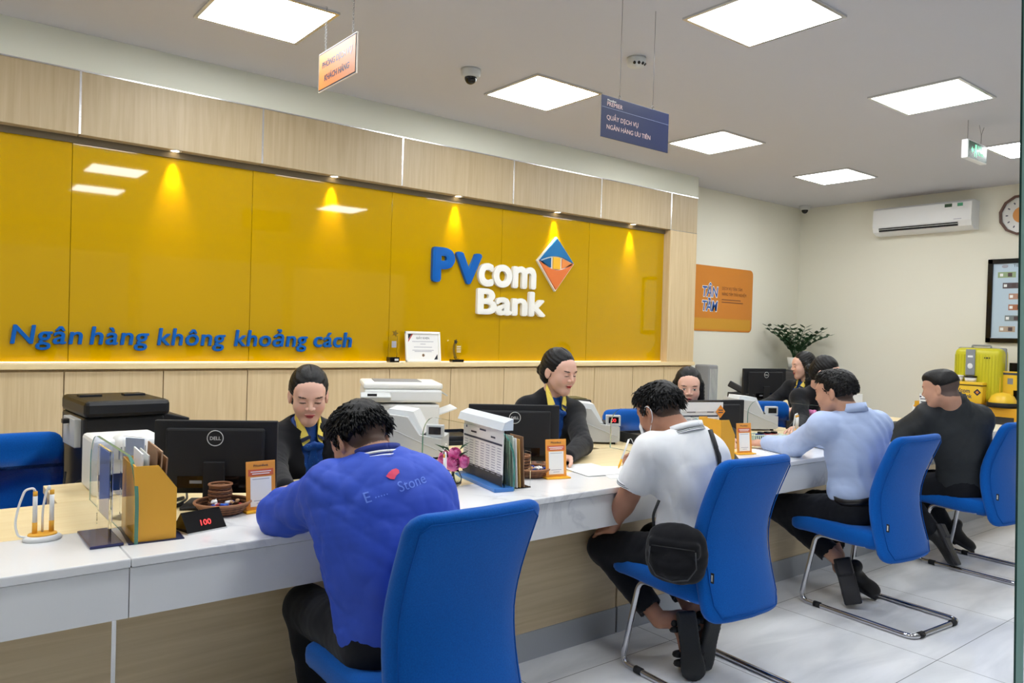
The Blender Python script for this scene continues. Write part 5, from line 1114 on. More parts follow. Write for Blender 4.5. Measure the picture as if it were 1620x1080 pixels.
def project_text(parent, target, txt, size, m, origin, right, up, back, off=.0015, **kw):
    from mathutils.bvhtree import BVHTree
    me = target.data; T = BVHTree.FromPolygons([v.co[:] for v in me.vertices], [tuple(p.vertices) for p in me.polygons])
    b = MB(); b.text(txt, size, m, ext=0, **kw); o, r, u, k = map(Vector, (origin, right, up, back)); loc = Vector(rootloc(parent)); vs = []
    for v in b.v:
        p = o + r*v[0] + u*v[2] - loc; hit = T.ray_cast(p + k*.2, -k)
        vs.append((hit[0] + k*off) if hit[0] else p)
    b.v = [tuple(v) for v in vs]; return b
def base(name, label, loc):
    return thing(name, label, 'person', loc)
def core_body(t, pel, N_, SL, SR, fwd, hips, knees, ankles, EL=None, WL=None, ER=None, WR=None, skin=SK1, w_=1.0):
    f = Field(); torso(f, pel, N_, SL, SR, fwd, g=-.035, w_=w_)
    arm(f, SL, EL, WL, (.042,.036,.028)); arm(f, SR, ER, WR, (.042,.036,.028)); legs(f, hips, knees, ankles, r=(.060,.045,.036))
    vs, fs = field_mesh(f, .013); return (vs, fs, np.tile(np.array(skin[:3]),(len(vs),1)))
def chunk(f, h, skin, disp=None): vs, fs = field_mesh(f, h, disp); return (vs, fs, colour_of(f, vs, skin))
def tr(*p): return V3(*p)
def shoe(t, heel, toe, sole_n, lab='dark leather shoe', col=S(26,26,28)):
    heel, toe = V3(*heel), V3(*toe); d = nrm(toe-heel); n = nrm(V3(*sole_n) - d*np.dot(V3(*sole_n),d)); s_ = np.cross(d,n); R = np.stack([s_,d,-n],1); m_ = (heel+toe)/2; L_ = np.linalg.norm(toe-heel)
    f = Field(); f.box(m_+n*.030, (.044,L_/2+.012,.009), R, .009, .004, S(44,44,48)); f.box(heel+d*.035+n*.042,(.038,.042,.010),R,.008,.004,S(40,40,44))
    f.ell(heel+d*.05-n*.012,(.038,.055,.040),R,.02,col); f.cap(heel+d*.03-n*.02, toe-d*.035+n*.004, .038,.030,.02,col,flat=(n,.9)); f.ell(toe-d*.045+n*.006,(.042,.058,.027),R,.015,col)
    f.cap(heel+d*.03-n*.04, heel+d*.02-n*.075,.036,.036,.02,col)
    return part_from(f, .005, 'shoe', M_SHOE, t, col)
# ---------------------------------------------------------------- customer in the blue jacket
def m1():
    t = base('person', 'customer in a royal blue jacket with striped collar, bent over the counter', (1.15,1.85,0))
    H = tr(1.078,2.075,1.042); Rm = frame((-.10,.80,-.62), (0,0,1)); N_ = tr(1.090,1.975,.980)
    pel = tr(1.14,1.90,.525); SL = tr(.965,2.02,.912); SR = tr(1.222,1.965,.905)
    EL = tr(.925,2.262,.800); WL = tr(1.08,2.47,.788); ER = tr(1.335,2.20,.800); WR = tr(1.26,2.45,.788)
    hips = [tr(1.04,1.91,.50), tr(1.24,1.90,.50)]; knees = [tr(1.03,2.33,.475), tr(1.30,2.31,.475)]; ank = [tr(1.05,2.20,.12), tr(1.30,2.18,.12)]
    hf, W = head_field(H, Rm, SK2); hf.cap(W(0,-.035,-.07), N_+tr(0,-.005,-.03), .055,.062,.02); hf.ell(W(0,-.05,.01),(.075,.07,.075),Rm,.001,S(96,74,64),op='c')
    ch_ = [chunk(hf,.0032,SK2), core_body(t,pel,N_,SL,SR,(0,1,0),hips,knees,ank,EL,WL,ER,WR,SK2)]
    for (w_,e_,sd) in ((WL,EL,-1),(WR,ER,1)):
        f = Field(); d = nrm(w_-e_)*.5+V3(0,.8,-.15); f.cap(w_-nrm(w_-e_)*.04, w_, .027,.025,.01); hand_field(f, w_, d, V3(0,-.1,1), -sd, (.5,.6,.65,.7)); ch_.append(chunk(f,.003,SK2))
    mesh_from(ch_, 'body', M_SKIN, t); man_hair(H, Rm, t, 1800, .026, 3, low=-.015)
    f = Field(); blue = S(50,82,192); R, sp, wx, fw = torso(f, pel, N_, SL, SR, (0,1,0), .018, 1.02, blue)
    arm(f, SL, EL, WL, (.070,.066,.050), 0, .05, blue); arm(f, SR, ER, WR, (.070,.064,.050), 0, .05, blue)
    f.ell(EL,(.066,.066,.055),None,.03,blue); f.ell(pel+sp*.20-fw*.015,(.185,.135,.15),R,.07,blue); f.ell(pel+sp*.32,(.19,.125,.15),R,.07,blue)
    f.ell(N_+tr(0,.02,.05),(.060,.062,.09),None,.01,op='-')
    f.cap(N_+fw*.02, N_+fw*.16-sp*.10, .05,.02,.01,op='-')
    a, b_ = folds(5,.0065,.20), folds(9,.0045,.07)
    def dsp(P):
        near = lambda c,r: np.exp(-((P-c)**2).sum(-1)/(r*r))
        return a(P) + b_(P)*(near(EL,.13)+near(ER,.13)+near(SL+tr(.02,-.02,-.12),.14)+near(SR+tr(-.03,0,-.12),.12)+.25) 
    jk = part_from(f, .006, 'jacket', M_CLOTHS, t, blue, dsp)
    navy = mat('navy_rib', S(34,52,130), .8); wh = mat('white_rib', S(236,236,238), .8)
    up = nrm(V3(0.02,.42,.90)); cN = N_+up*.004
    z = -.006
    for i,(hh,m,g) in enumerate(((.014,navy,.004),(.0075,wh,.0035),(.006,navy,.003),(.0075,wh,.0025),(.020,navy,.0015))):
        band(jk if i else t, 'collar' if not i else 'collar_stripe', cN, up, (0,1,-.4), .076-(z+.006)*.28+g, .072-(z+.006)*.28+g, z, z+hh, m, .006); z += hh
    # lettering on the back
    bk = -fw; rt = nrm(V3(.96,-.02,.20)); upv = nrm(np.cross(bk, rt)); upv = upv if upv[2] > 0 else -upv
    c0 = PY(577,796,1.86); m_em = mat('blue_embroidery', S(104,138,232), .6); b = project_text(t, jk, "E", .040, m_em, c0, rt, upv, bk, off=.0018)
    b2_ = project_text(t, jk, "Stone", .040, m_em, V3(*c0)+rt*.098+upv*.002, rt, upv, bk, off=.0018); b3 = project_text(t, jk, "·····", .030, m_em, V3(*c0)+rt*.028+upv*(-.003), rt, upv, bk, off=.0018)
    for q in (b2_, b3): b.add(q.v, q.f, m_em)
    o = b.build('lettering', jk); 
    mr = mat('red_emblem', S(226,62,100), .5); b = MB(); pts = [(0,.006),(.010,.013),(.022,.018),(.034,.018),(.040,.012),(.038,.004),(.028,.001),(.018,-.008),(.008,-.004)]
    from mathutils.bvhtree import BVHTree
    TT = BVHTree.FromPolygons([v.co[:] for v in jk.data.vertices], [tuple(p.vertices) for p in jk.data.polygons]); vs = []
    for (x,y) in [(.02,.006)]+pts:
        p = Vector(V3(*c0)+rt*(.078+x*1.05)+upv*(.046+y)) - t.location; hh = TT.ray_cast(p+Vector(bk)*.2, -Vector(bk)); vs.append((hh[0]+Vector(bk)*.003) if hh[0] else p)
    b.add(vs, [(0,i+1,(i+1)%len(pts)+1) for i in range(len(pts))], mr); b.build('emblem', jk)
    f = Field(); legs(f, hips, knees, ank, NAVYT, (.090,.068,.055)); f.ell(pel-tr(0,0,.01),(.172,.125,.11),None,.04,NAVYT); part_from(f,.009,'trousers',M_CLOTH,t,NAVYT,folds(3,.004,.08))
    for A_ in ank: shoe(t, A_+tr(0,-.02,-.045), A_+tr(0,.22,-.085), (0,0,-1))
m1()
# ---------------------------------------------------------------- customer in the white polo
def m2():
    t = base('person', 'customer in a white polo shirt and face mask, writing, hand on his knee', (2.52,1.9,0))
    H = tr(2.450,2.095,1.075); Rm = frame((.03,.88,-.47)); N_ = tr(2.468,1.965,.992)
    pel = tr(2.55,1.965,.52); SL = tr(2.335,2.03,.925); SR = tr(2.565,1.935,.890)
    EL = tr(2.338,2.150,.725); WL = tr(2.385,2.285,.560); ER = tr(2.72,2.20,.80); WR = tr(2.80,2.45,.795)
    hips = [tr(2.455,1.97,.50), tr(2.64,1.95,.50)]; knees = [tr(2.425,2.365,.445), tr(2.72,2.33,.45)]; ank = [tr(2.475,2.085,.205), tr(2.64,2.06,.235)]
    hf, W = head_field(H, Rm, SK3); hf.cap(W(0,-.035,-.07), N_+tr(0,0,-.05), .054,.064,.02); hf.ell(W(0,-.05,.01),(.077,.07,.075),Rm,.001,S(80,60,50),op='c')
    core = core_body(t,pel,N_,SL,SR,(0,1,0),hips,knees,ank,EL,WL,ER,WR,SK3)
    ch_ = [chunk(hf,.0032,SK3), core]
    f = Field(); f.cap(SL, EL, .048,.043,.01); f.cap(EL, WL, .042,.028,.015); f.ell((EL+WL)/2+(EL-WL)*.22,(.045,.043,.07),frame(EL-WL)[:,[0,2,1]],.02)
    hand_field(f, WL, (.16,.80,-.36), (-.25,.38,.88), 1, (.45,.5,.5,.55), thumb=(.9,.15), s=1.05); ch_.append(chunk(f,.0035,SK3))
    f = Field(); f.cap(ER, WR, .042,.028,.01); hand_field(f, WR, (-.25,.9,.05), (.5,0,.85), -1, (.95,1.0,1.05,1.1), thumb=(.15,.7)); ch_.append(chunk(f,.003,SK3))
    f = Field()
    for A_,hl,to,sn in ((ank[0],tr(2.545,2.005,.235),tr(2.515,1.935,.030),(-.45,-.85,-.1)),(ank[1],tr(2.70,1.975,.225),tr(2.605,1.955,.045),(-.2,-.95,-.1))):
        d = nrm(to-hl); n = nrm(V3(*sn)-d*np.dot(V3(*sn),d)); f.cap(ank[0] if A_ is ank[0] else A_, hl-n*.06+d*.02,.036,.036,.02); f.ell(hl-n*.045+d*.03,(.033,.042,.036),None,.03); f.cap(hl-n*.055+d*.03,to-n*.035-d*.03,.036,.026,.03)
    ch_.append(chunk(f,.005,SK3)); mesh_from(ch_, 'body', M_SKIN, t); man_hair(H, Rm, t, 1500, .030, 8, low=-.02)
    wht = S(236,238,240); f = Field(); R, sp, wx, fw = torso(f, pel+tr(0,0,.045), N_, SL, SR, (0,1,0), .006, .96, wht)
    f.pl(pel+sp*.105, -sp, .01)
    f.cap(SL, SL+(EL-SL)*.62, .070,.073,.045,wht); f.cap(SR, SR+(ER-SR)*.6,.068,.070,.045,wht)
    f.pl(SL+(EL-SL)*.80+(EL-SL)*.0, nrm(EL-SL), .004) if False else None
    cd = nrm(EL-SL); f.box(SL+(EL-SL)*.62+cd*.130,(.11,.10,.11),frame(cd,(0,1,.2)),.005,.003,op='-'); f.cap(SL+(EL-SL)*.58, EL, .060,.060,.003,op='-')
    f.ell(N_+tr(0,.02,.06),(.062,.066,.09),None,.008,op='-')
    a, b_ = folds(15,.0048,.16), folds(19,.0035,.09); dg = nrm(V3(-.3,.5,.75)); dq = np.cross(dg,(0,1,0))
    def dsp(P):
        near = lambda c,r: np.exp(-((P-c)**2).sum(-1)/(r*r)); return a(P)*.7 + b_(P)*.2 + .0035*np.sin((P@dq)*95+np.sin((P@dg)*10)*1.6)*(near(SL+tr(.05,-.05,-.13),.13)+near(pel+sp*.20,.17))
    sh = part_from(f, .006, 'polo_shirt', M_CLOTH, t, wht, dsp)
    up = nrm(V3(0,.40,.92)); m_w = mat('polo_white', wht, .85); m_g = mat('dark_green_rib', S(40,56,60), .8)
    z = -.012
    for i,(hh,m,g) in enumerate(((.004,m_w,.006),(.0025,m_g,.0055),(.003,m_w,.005),(.0025,m_g,.0045),(.026,m_w,.002))):
        band(t, 'collar', N_+up*.012, up, (0,1,-.4), .072-(z+.01)*.2+g, .070-(z+.01)*.2+g, z, z+hh, m, .005); z += hh
    cd = nrm(EL-SL); cc_ = SL+(EL-SL)*.62+cd*.029
    for k_,(dz,m) in enumerate(((-.012,m_w),(-.006,m_g),(-.003,m_w),(0,m_g),(.003,m_w))): band(t, 'cuff', cc_, cd, (0,1,.2), .0725,.0725, dz, dz+.006 if k_ == 0 else dz+.003, m, .008)
    f = Field(); legs(f, hips, knees, ank, NAVYT, (.092,.070,.050)); f.ell(pel+tr(0,0,.0),(.172,.125,.115),None,.04,NAVYT)
    for A_,K_ in zip(ank,knees): f.cap(A_, A_+(A_-K_)*.5, .075,.075,.004,op='-')
    part_from(f,.007,'trousers',M_CLOTH,t,NAVYT,folds(23,.004,.08))
    # sandals
    for hl,to,sn in ((tr(2.545,2.005,.235),tr(2.515,1.935,.030),(-.45,-.85,-.1)),(tr(2.70,1.975,.225),tr(2.605,1.955,.045),(-.2,-.95,-.1))):
        d = nrm(to-hl); n = nrm(V3(*sn)-d*np.dot(V3(*sn),d)); s_ = np.cross(d,n); Rr = np.stack([s_,d,-n],1); g = Field(); cs = S(48,50,52)
        g.box((hl+to)/2+n*.004,(.043,.125,.014),Rr,.013,.004,cs); g.ell(to-d*.02+n*.004,(.050,.055,.015),Rr,.02,cs)
        so = part_from(g,.0045,'sandal',M_SHOE,t,cs, lambda P: .0012*np.sin((P@s_)*420)*np.sin((P@d)*420))
        for q in (.03,.055,.15,.185):
            bb = MB(); c = hl+d*q-n*.020; pts = [c + (s_*math.cos(a)*.050 - n*math.sin(a)*.082) - V3(*t.location) for a in np.linspace(-.2,PI+.2,12)]
            bb.tube(pts, .013, M_DKMAT, 8); bb.build('strap', so)
    # mask
    b = MB(); W_ = lambda x,y,z: Vector(H+Rm@V3(x,y,z)-V3(*t.location)); rows = []
    for j in range(7):
        z = -.018-.085*j/6; rows.append([W_(.062*math.sin(a), .035+.075*math.cos(a)+(.012 if 1<=j<=4 else 0)-(.012 if j==6 else 0), z) for a in np.linspace(-1.25,1.25,13)])
    b.add([p for r in rows for p in r], [(j*13+i,j*13+i+1,(j+1)*13+i+1,(j+1)*13+i) for j in range(6) for i in range(12)], mat('mask_white', S(232,236,240), .8), True)
    mk = b.build('face_mask', t); b = MB()
    for s in (-1,1): b.tube(fillet([W_(s*.060,.055,-.020),W_(s*.082,-.005,.022),W_(s*.086,-.032,-.004),W_(s*.080,-.020,-.038),W_(s*.058,.048,-.088)],.02,5), .0017, mat('mask_white', S(232,236,240), .8), 6)
    b.build('ear_loop', mk)
    # shoulder bag hanging at his hip
    bg = thing('crossbody_bag', 'black crossbody bag slung on the hip of the customer in the white polo', 'bag', (2.42,1.80,.58))
    f = Field(); Rb = frame((-.9,-.45,0)); c = tr(2.300,1.865,.562); f.ell(c,(.115,.048,.112),Rb,.03,BLK); f.box(c,(.100,.040,.095),Rb,.04,.03,BLK); f.ell(c+Rb@V3(0,.035,-.025),(.085,.028,.060),Rb,.01,BLK); f.box(c+Rb@V3(0,.040,.030),(.095,.016,.030),Rb,.014,.004,BLK)
    part_from(f,.006,'pouch',M_CLOTH,bg,BLK,folds(33,.004,.09)); bb = MB(); bb.tube([Vector(c+Rb@V3(x,.062,.035)-V3(*bg.location)) for x in (-.08,-.04,0,.04,.08)], .0018, M_BLACK, 6); bb.build('zip', bg); bb = MB(); bb.tube([Vector(c+Rb@V3(x,.066-.03*abs(x)/.1*0,z)-V3(*bg.location)) for x,z in ((-.085,.03),(-.09,-.03),(-.06,-.075),(0,-.09),(.06,-.075),(.09,-.03),(.085,.03))], .0025, mat('bag_piping', S(46,48,52), .6), 6); bb.build('pocket_seam', bg)
    bb = MB(); bb.tube(fillet([Vector(c+Rb@V3(.085,.0,.07)-V3(*bg.location)), Vector(c+Rb@V3(.095,.0,.13)-V3(*bg.location)), Vector(c+Rb@V3(.075,-.01,.19)-V3(*bg.location))],.02,4), .006, M_DKMAT, 6); bb.build('strap_end', bg)
    from mathutils.bvhtree import BVHTree
    TT = BVHTree.FromPolygons([v.co+t.location for v in sh.data.vertices], [tuple(p.vertices) for p in sh.data.polygons]); pts = []
    for u,v in ((1123,680),(1130,700),(1137,722),(1141,748),(1141,775),(1136,800),(1128,822)):
        o_ = Vector((0,0,EYE)); d = (PY(u,v,2.0)-o_).normalized(); hh = TT.ray_cast(o_, d); pts.append(hh[0]-d*.004 if hh[0] else PY(u,v,1.93))
    pts = [SR_ for SR_ in [Vector((2.53,2.05,.99))]] + pts + [Vector(c+Rb@V3(-.05,-.0,.10))]
    bb = MB(); wv = Vector((1,.2,0)).normalized()*.017; vs = []
    for p in pts: q = p - bg.location; k = Vector((0,-.003,.002)); vs += [q-wv, q+wv, q+wv+k, q-wv+k]
    bb.add(vs, [(i*4+j,i*4+(j+1)%4,(i+1)*4+(j+1)%4,(i+1)*4+j) for i in range(len(pts)-1) for j in range(4)], M_DKMAT, True); bb.build('strap', bg)
    pn = thing('pen', 'white and yellow pen in the hand of the customer in the white polo', 'pen', (0,0,0)); tip = PZ(978,741,.757); top = PZ(978,741,.757)+Vector((.050,-.015,.135)); pn.location = tip
    b = MB(); d = top-tip; b.tube([(0,0,0),d*.08,d*.32],[.001,.005,.005],M_YELP,10); b.build('grip', pn); b = MB(); b.tube([d*.32,d],[.005,.0045],M_WHITE,10); b.tube(fillet([d,d+Vector((.015,0,.004)),d+Vector((.03,-.02,-.05))],.01,4),.0015,M_WHITE,6); b.build('barrel', pn)
m2()
# ---------------------------------------------------------------- customer in the light blue shirt
def m3():
    t = base('person', 'customer in a light blue long-sleeved shirt and belt, arm resting on the counter', (3.9,1.93,0))
    H = tr(3.765,2.055,1.118); Rm = frame((-.12,.97,-.18)); N_ = tr(3.795,1.975,1.015)
    pel = tr(3.925,1.985,.52); SL = tr(3.660,2.06,.950); SR = tr(3.955,1.93,.950)
    EL = tr(3.795,2.305,.800); WL = tr(3.86,2.50,.788); ER = tr(4.15,2.20,.80); WR = tr(4.25,2.42,.79)
    hips = [tr(3.835,1.99,.50), tr(4.02,1.97,.50)]; knees = [tr(3.80,2.38,.455), tr(4.10,2.34,.45)]; ank = [tr(3.885,2.09,.235), tr(4.00,2.14,.22)]
    hf, W = head_field(H, Rm, SK2); hf.cap(W(0,-.03,-.07), N_+tr(0,0,-.04), .056,.064,.02); hf.ell(W(0,-.05,.005),(.077,.07,.070),Rm,.001,S(90,70,62),op='c')
    ch_ = [chunk(hf,.0035,SK2), core_body(t,pel,N_,SL,SR,(0,1,0),hips,knees,ank,EL,WL,ER,WR,SK2)]
    f = Field(); f.cap(WL-nrm(WL-EL)*.03, WL,.028,.027,.01); hand_field(f, WL, (-.15,.9,-.05), (-.25,0,1), 1, (.3,.35,.4,.45)); ch_.append(chunk(f,.004,SK2))
    f = Field(); f.cap(WR-nrm(WR-ER)*.03, WR,.028,.027,.01); hand_field(f, WR, (-.1,.9,-.05), (.2,0,1), -1, (.5,.55,.6,.65)); ch_.append(chunk(f,.004,SK2))
    f = Field(); f.cap(ank[1], ank[1]+tr(0,-.01,-.07), .036,.034,.01); ch_.append(chunk(f,.006,SK2)); mesh_from(ch_, 'body', M_SKIN, t)
    man_hair(H, Rm, t, 1600, .012, 11, low=-.03)
    sc_ = S(178,196,232); f = Field(); R, sp, wx, fw = torso(f, pel+tr(-.0,0,.055), N_, SL, SR, (0,1,0), .008, .98, sc_); f.pl(pel+sp*.085, -sp, .01)
    arm(f, SL, EL, WL, (.062,.056,.040), 0, .05, sc_); arm(f, SR, ER, WR, (.062,.056,.040), 0, .05, sc_); f.cap(WL-nrm(WL-EL)*.05, WL-nrm(WL-EL)*.005,.039,.040,.004,sc_)
    f.ell(N_+tr(0,.02,.06),(.062,.066,.09),None,.008,op='-')
    a, b_ = folds(45,.005,.10), folds(49,.0045,.05); dg = nrm(V3(.5,.1,-.8)); dq = np.cross(dg,(0,1,0))
    def dsp(P):
        near = lambda c,r: np.exp(-((P-c)**2).sum(-1)/(r*r)); s_ = np.sin((P@dq)*120+np.sin((P@dg)*12)*1.5)
        return a(P)*.7 + b_(P)*(near(EL,.12)+near(WL,.10)) + .004*s_*(near(SR+tr(-.06,-.08,.0),.11)+near(pel+sp*.2+tr(-.05,-.05,0),.17))
    part_from(f, .0065, 'shirt', M_CLOTHS, t, sc_, dsp)
    m_s = mat('shirt_blue', sc_, .7); band(t,'collar',N_+tr(0,.004,.020),nrm(V3(0,.25,.95)),(0,1,-.2),.074,.074,-.014,.030,m_s,.005,-.006)
    f = Field(); legs(f, hips, knees, ank, NAVYT, (.094,.072,.054)); f.ell(pel+tr(0,0,.01),(.170,.128,.12),None,.04,NAVYT)
    for A_,K_ in zip(ank,knees): f.cap(A_+(A_-K_)*.02, A_+(A_-K_)*.5, .075,.075,.004,op='-')
    part_from(f,.008,'trousers',M_CLOTH,t,NAVYT,folds(53,.004,.08)); band(t,'belt',pel+sp*.085,sp,(0,1,0),.168,.126,-.006,.028,mat('belt_leather',S(26,24,26),.35),.006)
    shoe(t, tr(3.90,2.065,.225), tr(3.875,1.985,.030), (-.75,-.6,.0)); shoe(t, tr(4.01,2.10,.135), tr(4.10,1.96,.055), (.5,.1,-.9))
m3()
# ---------------------------------------------------------------- customer in the dark jacket
def m4_():
    t = base('person', 'customer in a dark jacket with shaved neck, leaning on the counter at the right', (5.2,1.93,0))
    H = tr(4.880,2.005,1.115); Rm = frame((-.10,.97,-.20)); N_ = tr(4.965,1.965,1.020)
    pel = tr(5.23,1.965,.52); SL = tr(4.895,2.07,.945); SR = tr(5.17,1.90,.93)
    EL = tr(4.985,2.295,.800); WL = tr(5.30,2.46,.80); ER = tr(5.42,2.16,.80); WR = tr(5.42,2.45,.79)
    hips = [tr(5.14,1.97,.50), tr(5.32,1.96,.50)]; knees = [tr(5.12,2.36,.45), tr(5.40,2.34,.45)]; ank = [tr(5.07,2.12,.22), tr(5.52,2.22,.16)]
    hf, W = head_field(H, Rm, SK2); hf.cap(W(0,-.035,-.06), N_+tr(0,0,-.04), .060,.064,.02); hf.ell(W(0,-.045,.005),(.082,.082,.080),Rm,.001,S(92,76,70),op='c')
    for s in (-1,1): hf.ell(W(s*.079,-.010,-.008),(.010,.022,.034),Rm,.001,SK2,op='c')
    ch_ = [chunk(hf,.0035,SK2), core_body(t,pel,N_,SL,SR,(0,1,0),hips,knees,ank,EL,WL,ER,WR,SK2)]
    for (w_,e_,sd) in ((WL,EL,1),(WR,ER,-1)):
        f = Field(); f.cap(w_-nrm(w_-e_)*.03, w_,.028,.027,.01); hand_field(f, w_, (.15,.8,.25) if sd>0 else (-.3,.8,.1), (0,-.3,1), sd, (.7,.8,.9,.9)); ch_.append(chunk(f,.004,SK2))
    mesh_from(ch_, 'body', M_SKIN, t)
    f = scalp(H, Rm, low=.008, g=-.003); man = part_from(f,.004,'hair',M_HAIR,t,HAIRC)
    dk = S(40,44,48); f = Field(); R, sp, wx, fw = torso(f, pel, N_, SL, SR, (0,1,0), .022, 1.0, dk); arm(f, SL, EL, WL, (.072,.062,.046), 0, .05, dk); arm(f, SR, ER, WR, (.072,.062,.046), 0, .05, dk)
    f.cap(N_+tr(0,0,-.02),N_+tr(-.01,.02,.02),.088,.078,.03,dk); f.ell(N_+tr(0,.035,.105),(.064,.066,.080),None,.008,op='-'); f.pl(pel-sp*.05, -sp, .01)
    a, b_ = folds(65,.0045,.13), folds(69,.004,.06)
    def dsp(P):
        near = lambda c,r: np.exp(-((P-c)**2).sum(-1)/(r*r)); return a(P)*.8 + b_(P)*(near(EL,.12)+near(pel+sp*.12,.17))
    part_from(f, .007, 'jacket', M_CLOTHS, t, dk, dsp); band(t,'collar',N_+tr(-.005,.0,.018),nrm(V3(-.1,.3,.92)),(0,1,-.2),.078,.078,-.012,.034,mat('jacket_dark',dk,.7),.006,-.004)
    f = Field(); legs(f, hips, knees, ank, NAVYT, (.094,.074,.056)); f.ell(pel,(.172,.128,.11),None,.04,NAVYT); part_from(f,.009,'trousers',M_CLOTH,t,NAVYT,folds(63,.004,.08))
    shoe(t, tr(5.08,2.09,.235), tr(5.05,1.97,.035), (0,-1,-.25)); shoe(t, tr(5.54,2.20,.12), tr(5.62,2.06,.04), (.2,-.2,-.95))
m4_()
# ---------------------------------------------------------------- clerks
def clerk(label, H, fdir, N_, SL, SR, EL, WL, ER, WR, pel, skin, hair='bun', smile=0, eyes='down', h=.0028, hands=True, hcurl=((.5,.55,.6,.65),)*2, hd=None, seed=1):
    H, N_, SL, SR, EL, WL, ER, WR, pel = map(lambda a: V3(*a), (H,N_,SL,SR,EL,WL,ER,WR,pel)); t = base('person', label, (pel[0],pel[1],0)); Rm = frame(fdir)
    fd = nrm(V3(fdir[0],fdir[1],0)); sw = nrm(SR-SL)*.10
    tf = V3(0,-1,0); hips = [pel-nrm(SR-SL)*.09, pel+nrm(SR-SL)*.09]; knees = [q+tf*.40+tr(0,0,-.02) for q in hips]; ank = [q+tr(0,.05,-.40) for q in knees]
    hf, W = head_field(H, Rm, skin, True, eyes, smile); hf.cap(W(0,-.025,-.07), N_+tr(0,0,-.02), .045,.052,.02); hf.cap(N_+tr(0,0,-.02), N_+fd*.01+tr(0,0,-.06), .045,.045,.02)
    ch_ = [chunk(hf,h,skin), core_body(t,pel,N_,SL,SR,fd,hips,knees,ank,EL,WL,ER,WR,skin,.9)]
    if hands:
        for i,(w_,e_,sd) in enumerate(((WL,EL,-1),(WR,ER,1))):
            f = Field(); d = nrm(w_-e_); f.cap(w_-d*.04, w_,.024,.022,.01); dd = V3(*hd[i]) if hd else d; hand_field(f, w_, dd, (0,0.1,1), sd, hcurl[i], s=.9); ch_.append(chunk(f,.0030,skin))
    mesh_from(ch_, 'body', M_SKIN, t); hair_woman(H, Rm, t, hair, .003 if h < .003 else .004)
    # blouse
    f = Field(); R, sp, wx, fw = torso(f, pel, N_, SL, SR, fd, -.004, .88, BLUC, chest=1); f.ell(N_+fd*.03+tr(0,0,.060),(.050,.060,.070),None,.006,op='-')
    part_from(f,.006 if h < .003 else .009,'blouse',M_TIE,t,BLUC)
    # blazer with a deep V
    f = Field(); torso(f, pel, N_, SL, SR, fd, .010, .92, BLK, chest=1); arm(f, SL, EL, WL, (.058,.050,.038), 0, .045, BLK); arm(f, SR, ER, WR, (.058,.050,.038), 0, .045, BLK)
    f.ell(N_+fd*.035+tr(0,0,.04),(.062,.066,.095),None,.006,op='-')
    for q in np.linspace(0,1,7):
        c = N_+fw*.13-sp*(.02+.30*q); ww = .060*(1-q)+.006; f.ell(c,(ww,.085,.05),R,.004,op='-')
    a, b_ = folds(seed*7+1,.003,.12), folds(seed*7+2,.0035,.05)
    def dsp(P):
        near = lambda c,r: np.exp(-((P-c)**2).sum(-1)/(r*r)); return a(P)*.6 + b_(P)*(near(EL,.10)+near(ER,.10))
    part_from(f,.006 if h < .003 else .009,'blazer',M_CLOTH,t,BLK,dsp)
    # yellow collar leaves
    mY = mat('yellow_collar', YELC, .7); mN = mat('navy_collar_band', S(20,30,60), .7); loc = V3(*t.location); Rf = np.stack([wx, fw, sp],1)
    cb = N_+fd*.012+tr(0,0,.012)
    for s in (-1,1):
        def q_(x,y,z): return Vector(cb + Rf@V3(s*x,y,z) - loc)
        b = MB(); pts = [(.048,.005,.052),(.057,.020,.030),(.056,.062,-.030),(.044,.092,-.075),(.018,.098,-.052),(.022,.080,-.028),(.040,.050,.020)]
        P0 = [q_(*p) for p in pts]; P1 = [q_(p[0],p[1]+.006,p[2]+.002) for p in pts]; n = len(pts)
        b.add(P0+P1, [tuple(range(n)), tuple(range(2*n-1,n-1,-1))]+[(i,i+n,(i+1)%n+n,(i+1)%n) for i in range(n)], mY); cl = b.build('collar', t)
        b = MB(); e0 = [(.0535,.0765,-.046),(.0495,.0845,-.058),(.0165,.0955,-.036),(.0185,.090,-.028)]; b.add([q_(p[0],p[1]+.012,p[2]) for p in e0]+[q_(p[0],p[1]+.004,p[2]) for p in e0],[(0,1,2,3),(7,6,5,4),(0,4,5,1),(1,5,6,2),(2,6,7,3),(3,7,4,0)], mN); b.build('collar_band', cl)
    f = Field(); kn = cb+Rf@V3(0,.104,-.070); f.ell(kn,(.016,.012,.018),Rf,.004,BLUC)
    for s in (-1,1): f.ell(kn+Rf@V3(s*.024,0,-.008),(.024,.008,.018),Rf,.008,BLUC); f.cap(kn,kn+Rf@V3(s*.016,.004,-.10),.010,.015,.004,BLUC,flat=(fw,.4))
    part_from(f,.004,'bow_tie',M_TIE,t,BLUC)
    f = Field(); legs(f, hips, knees, ank, BLK, (.085,.064,.048)); f.ell(pel,(.165,.12,.10),None,.04,BLK); part_from(f,.012,'trousers',M_CLOTH,t,BLK)
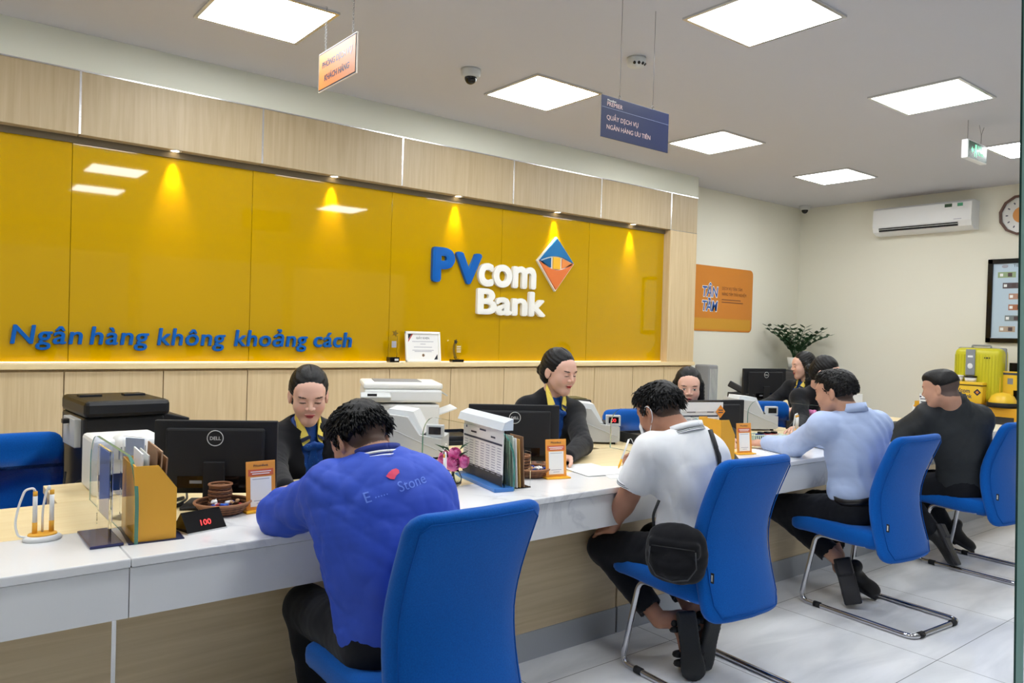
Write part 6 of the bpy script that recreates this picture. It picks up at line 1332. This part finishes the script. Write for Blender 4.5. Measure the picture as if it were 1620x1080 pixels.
    for A_ in ank: shoe(t, A_+tr(0,.02,-.03), A_+tr(0,-.20,-.06), (0,0,-1), col=S(20,20,22))
    return t
clerk('clerk with hair parted in the middle, looking down, facing the blue jacket customer', (1.355,3.09,1.085), (-.30,-.90,-.26), (1.365,3.15,.955), (1.485,3.16,.890), (1.235,3.15,.890), (1.50,2.97,.80),(1.22,2.72,.785),(1.16,2.96,.80),(1.10,2.70,.785), (1.37,3.24,.52), SK1, 'bun', .6, h=.0023, hcurl=((.5,.6,.7,.8),(.7,.8,.9,1.0)), hd=((-.75,-.55,0),(.1,-.9,0)))
clerk('clerk with low bun turned towards the customer in the white polo', (2.745,3.05,1.175), (.10,-1,-.20), (2.745,3.11,1.045), (2.885,3.08,.945), (2.615,3.15,.970), (2.74,2.85,.81),(2.50,2.70,.79),(2.50,2.96,.82),(2.38,2.80,.79), (2.78,3.24,.58), SK1, 'bun', .2, h=.0023, hcurl=((.75,.8,.85,.9),(.4,.4,.4,.4)), hd=((-.9,-.25,-.05),(0,-1,0)), seed=2)
clerk('clerk with long straight hair behind the customer in the white polo', (3.80,3.03,1.070), (-.75,-.70,-.10), (3.82,3.10,.935), (3.97,3.02,.875), (3.71,3.20,.875), (3.98,2.85,.80),(3.80,2.72,.79),(3.62,3.0,.80),(3.55,2.78,.79), (3.86,3.22,.50), SK1, 'long', .3, 'open', h=.0035, seed=3)
clerk('clerk in profile with shoulder length hair, farthest back near the plant', (6.28,3.74,1.155), (-.74,.62,-.12), (6.32,3.72,1.01), (6.27,3.57,.95), (6.35,3.90,.95), (6.10,3.50,.82),(5.88,3.56,.80),(6.15,3.95,.82),(5.92,3.92,.80), (6.38,3.74,.55), SK1, 'long', 0, h=.004, seed=4)
clerk('clerk with tied back hair bent behind the customer in the light blue shirt', (5.30,2.98,1.145), (.20,-.90,-.38), (5.34,3.06,1.01), (5.48,3.05,.955), (5.20,3.12,.955), (5.10,2.85,.80),(4.80,2.76,.79),(5.05,3.0,.80),(4.70,2.84,.79), (5.40,3.22,.52), SK1, 'bun', 0, h=.0035, seed=5)
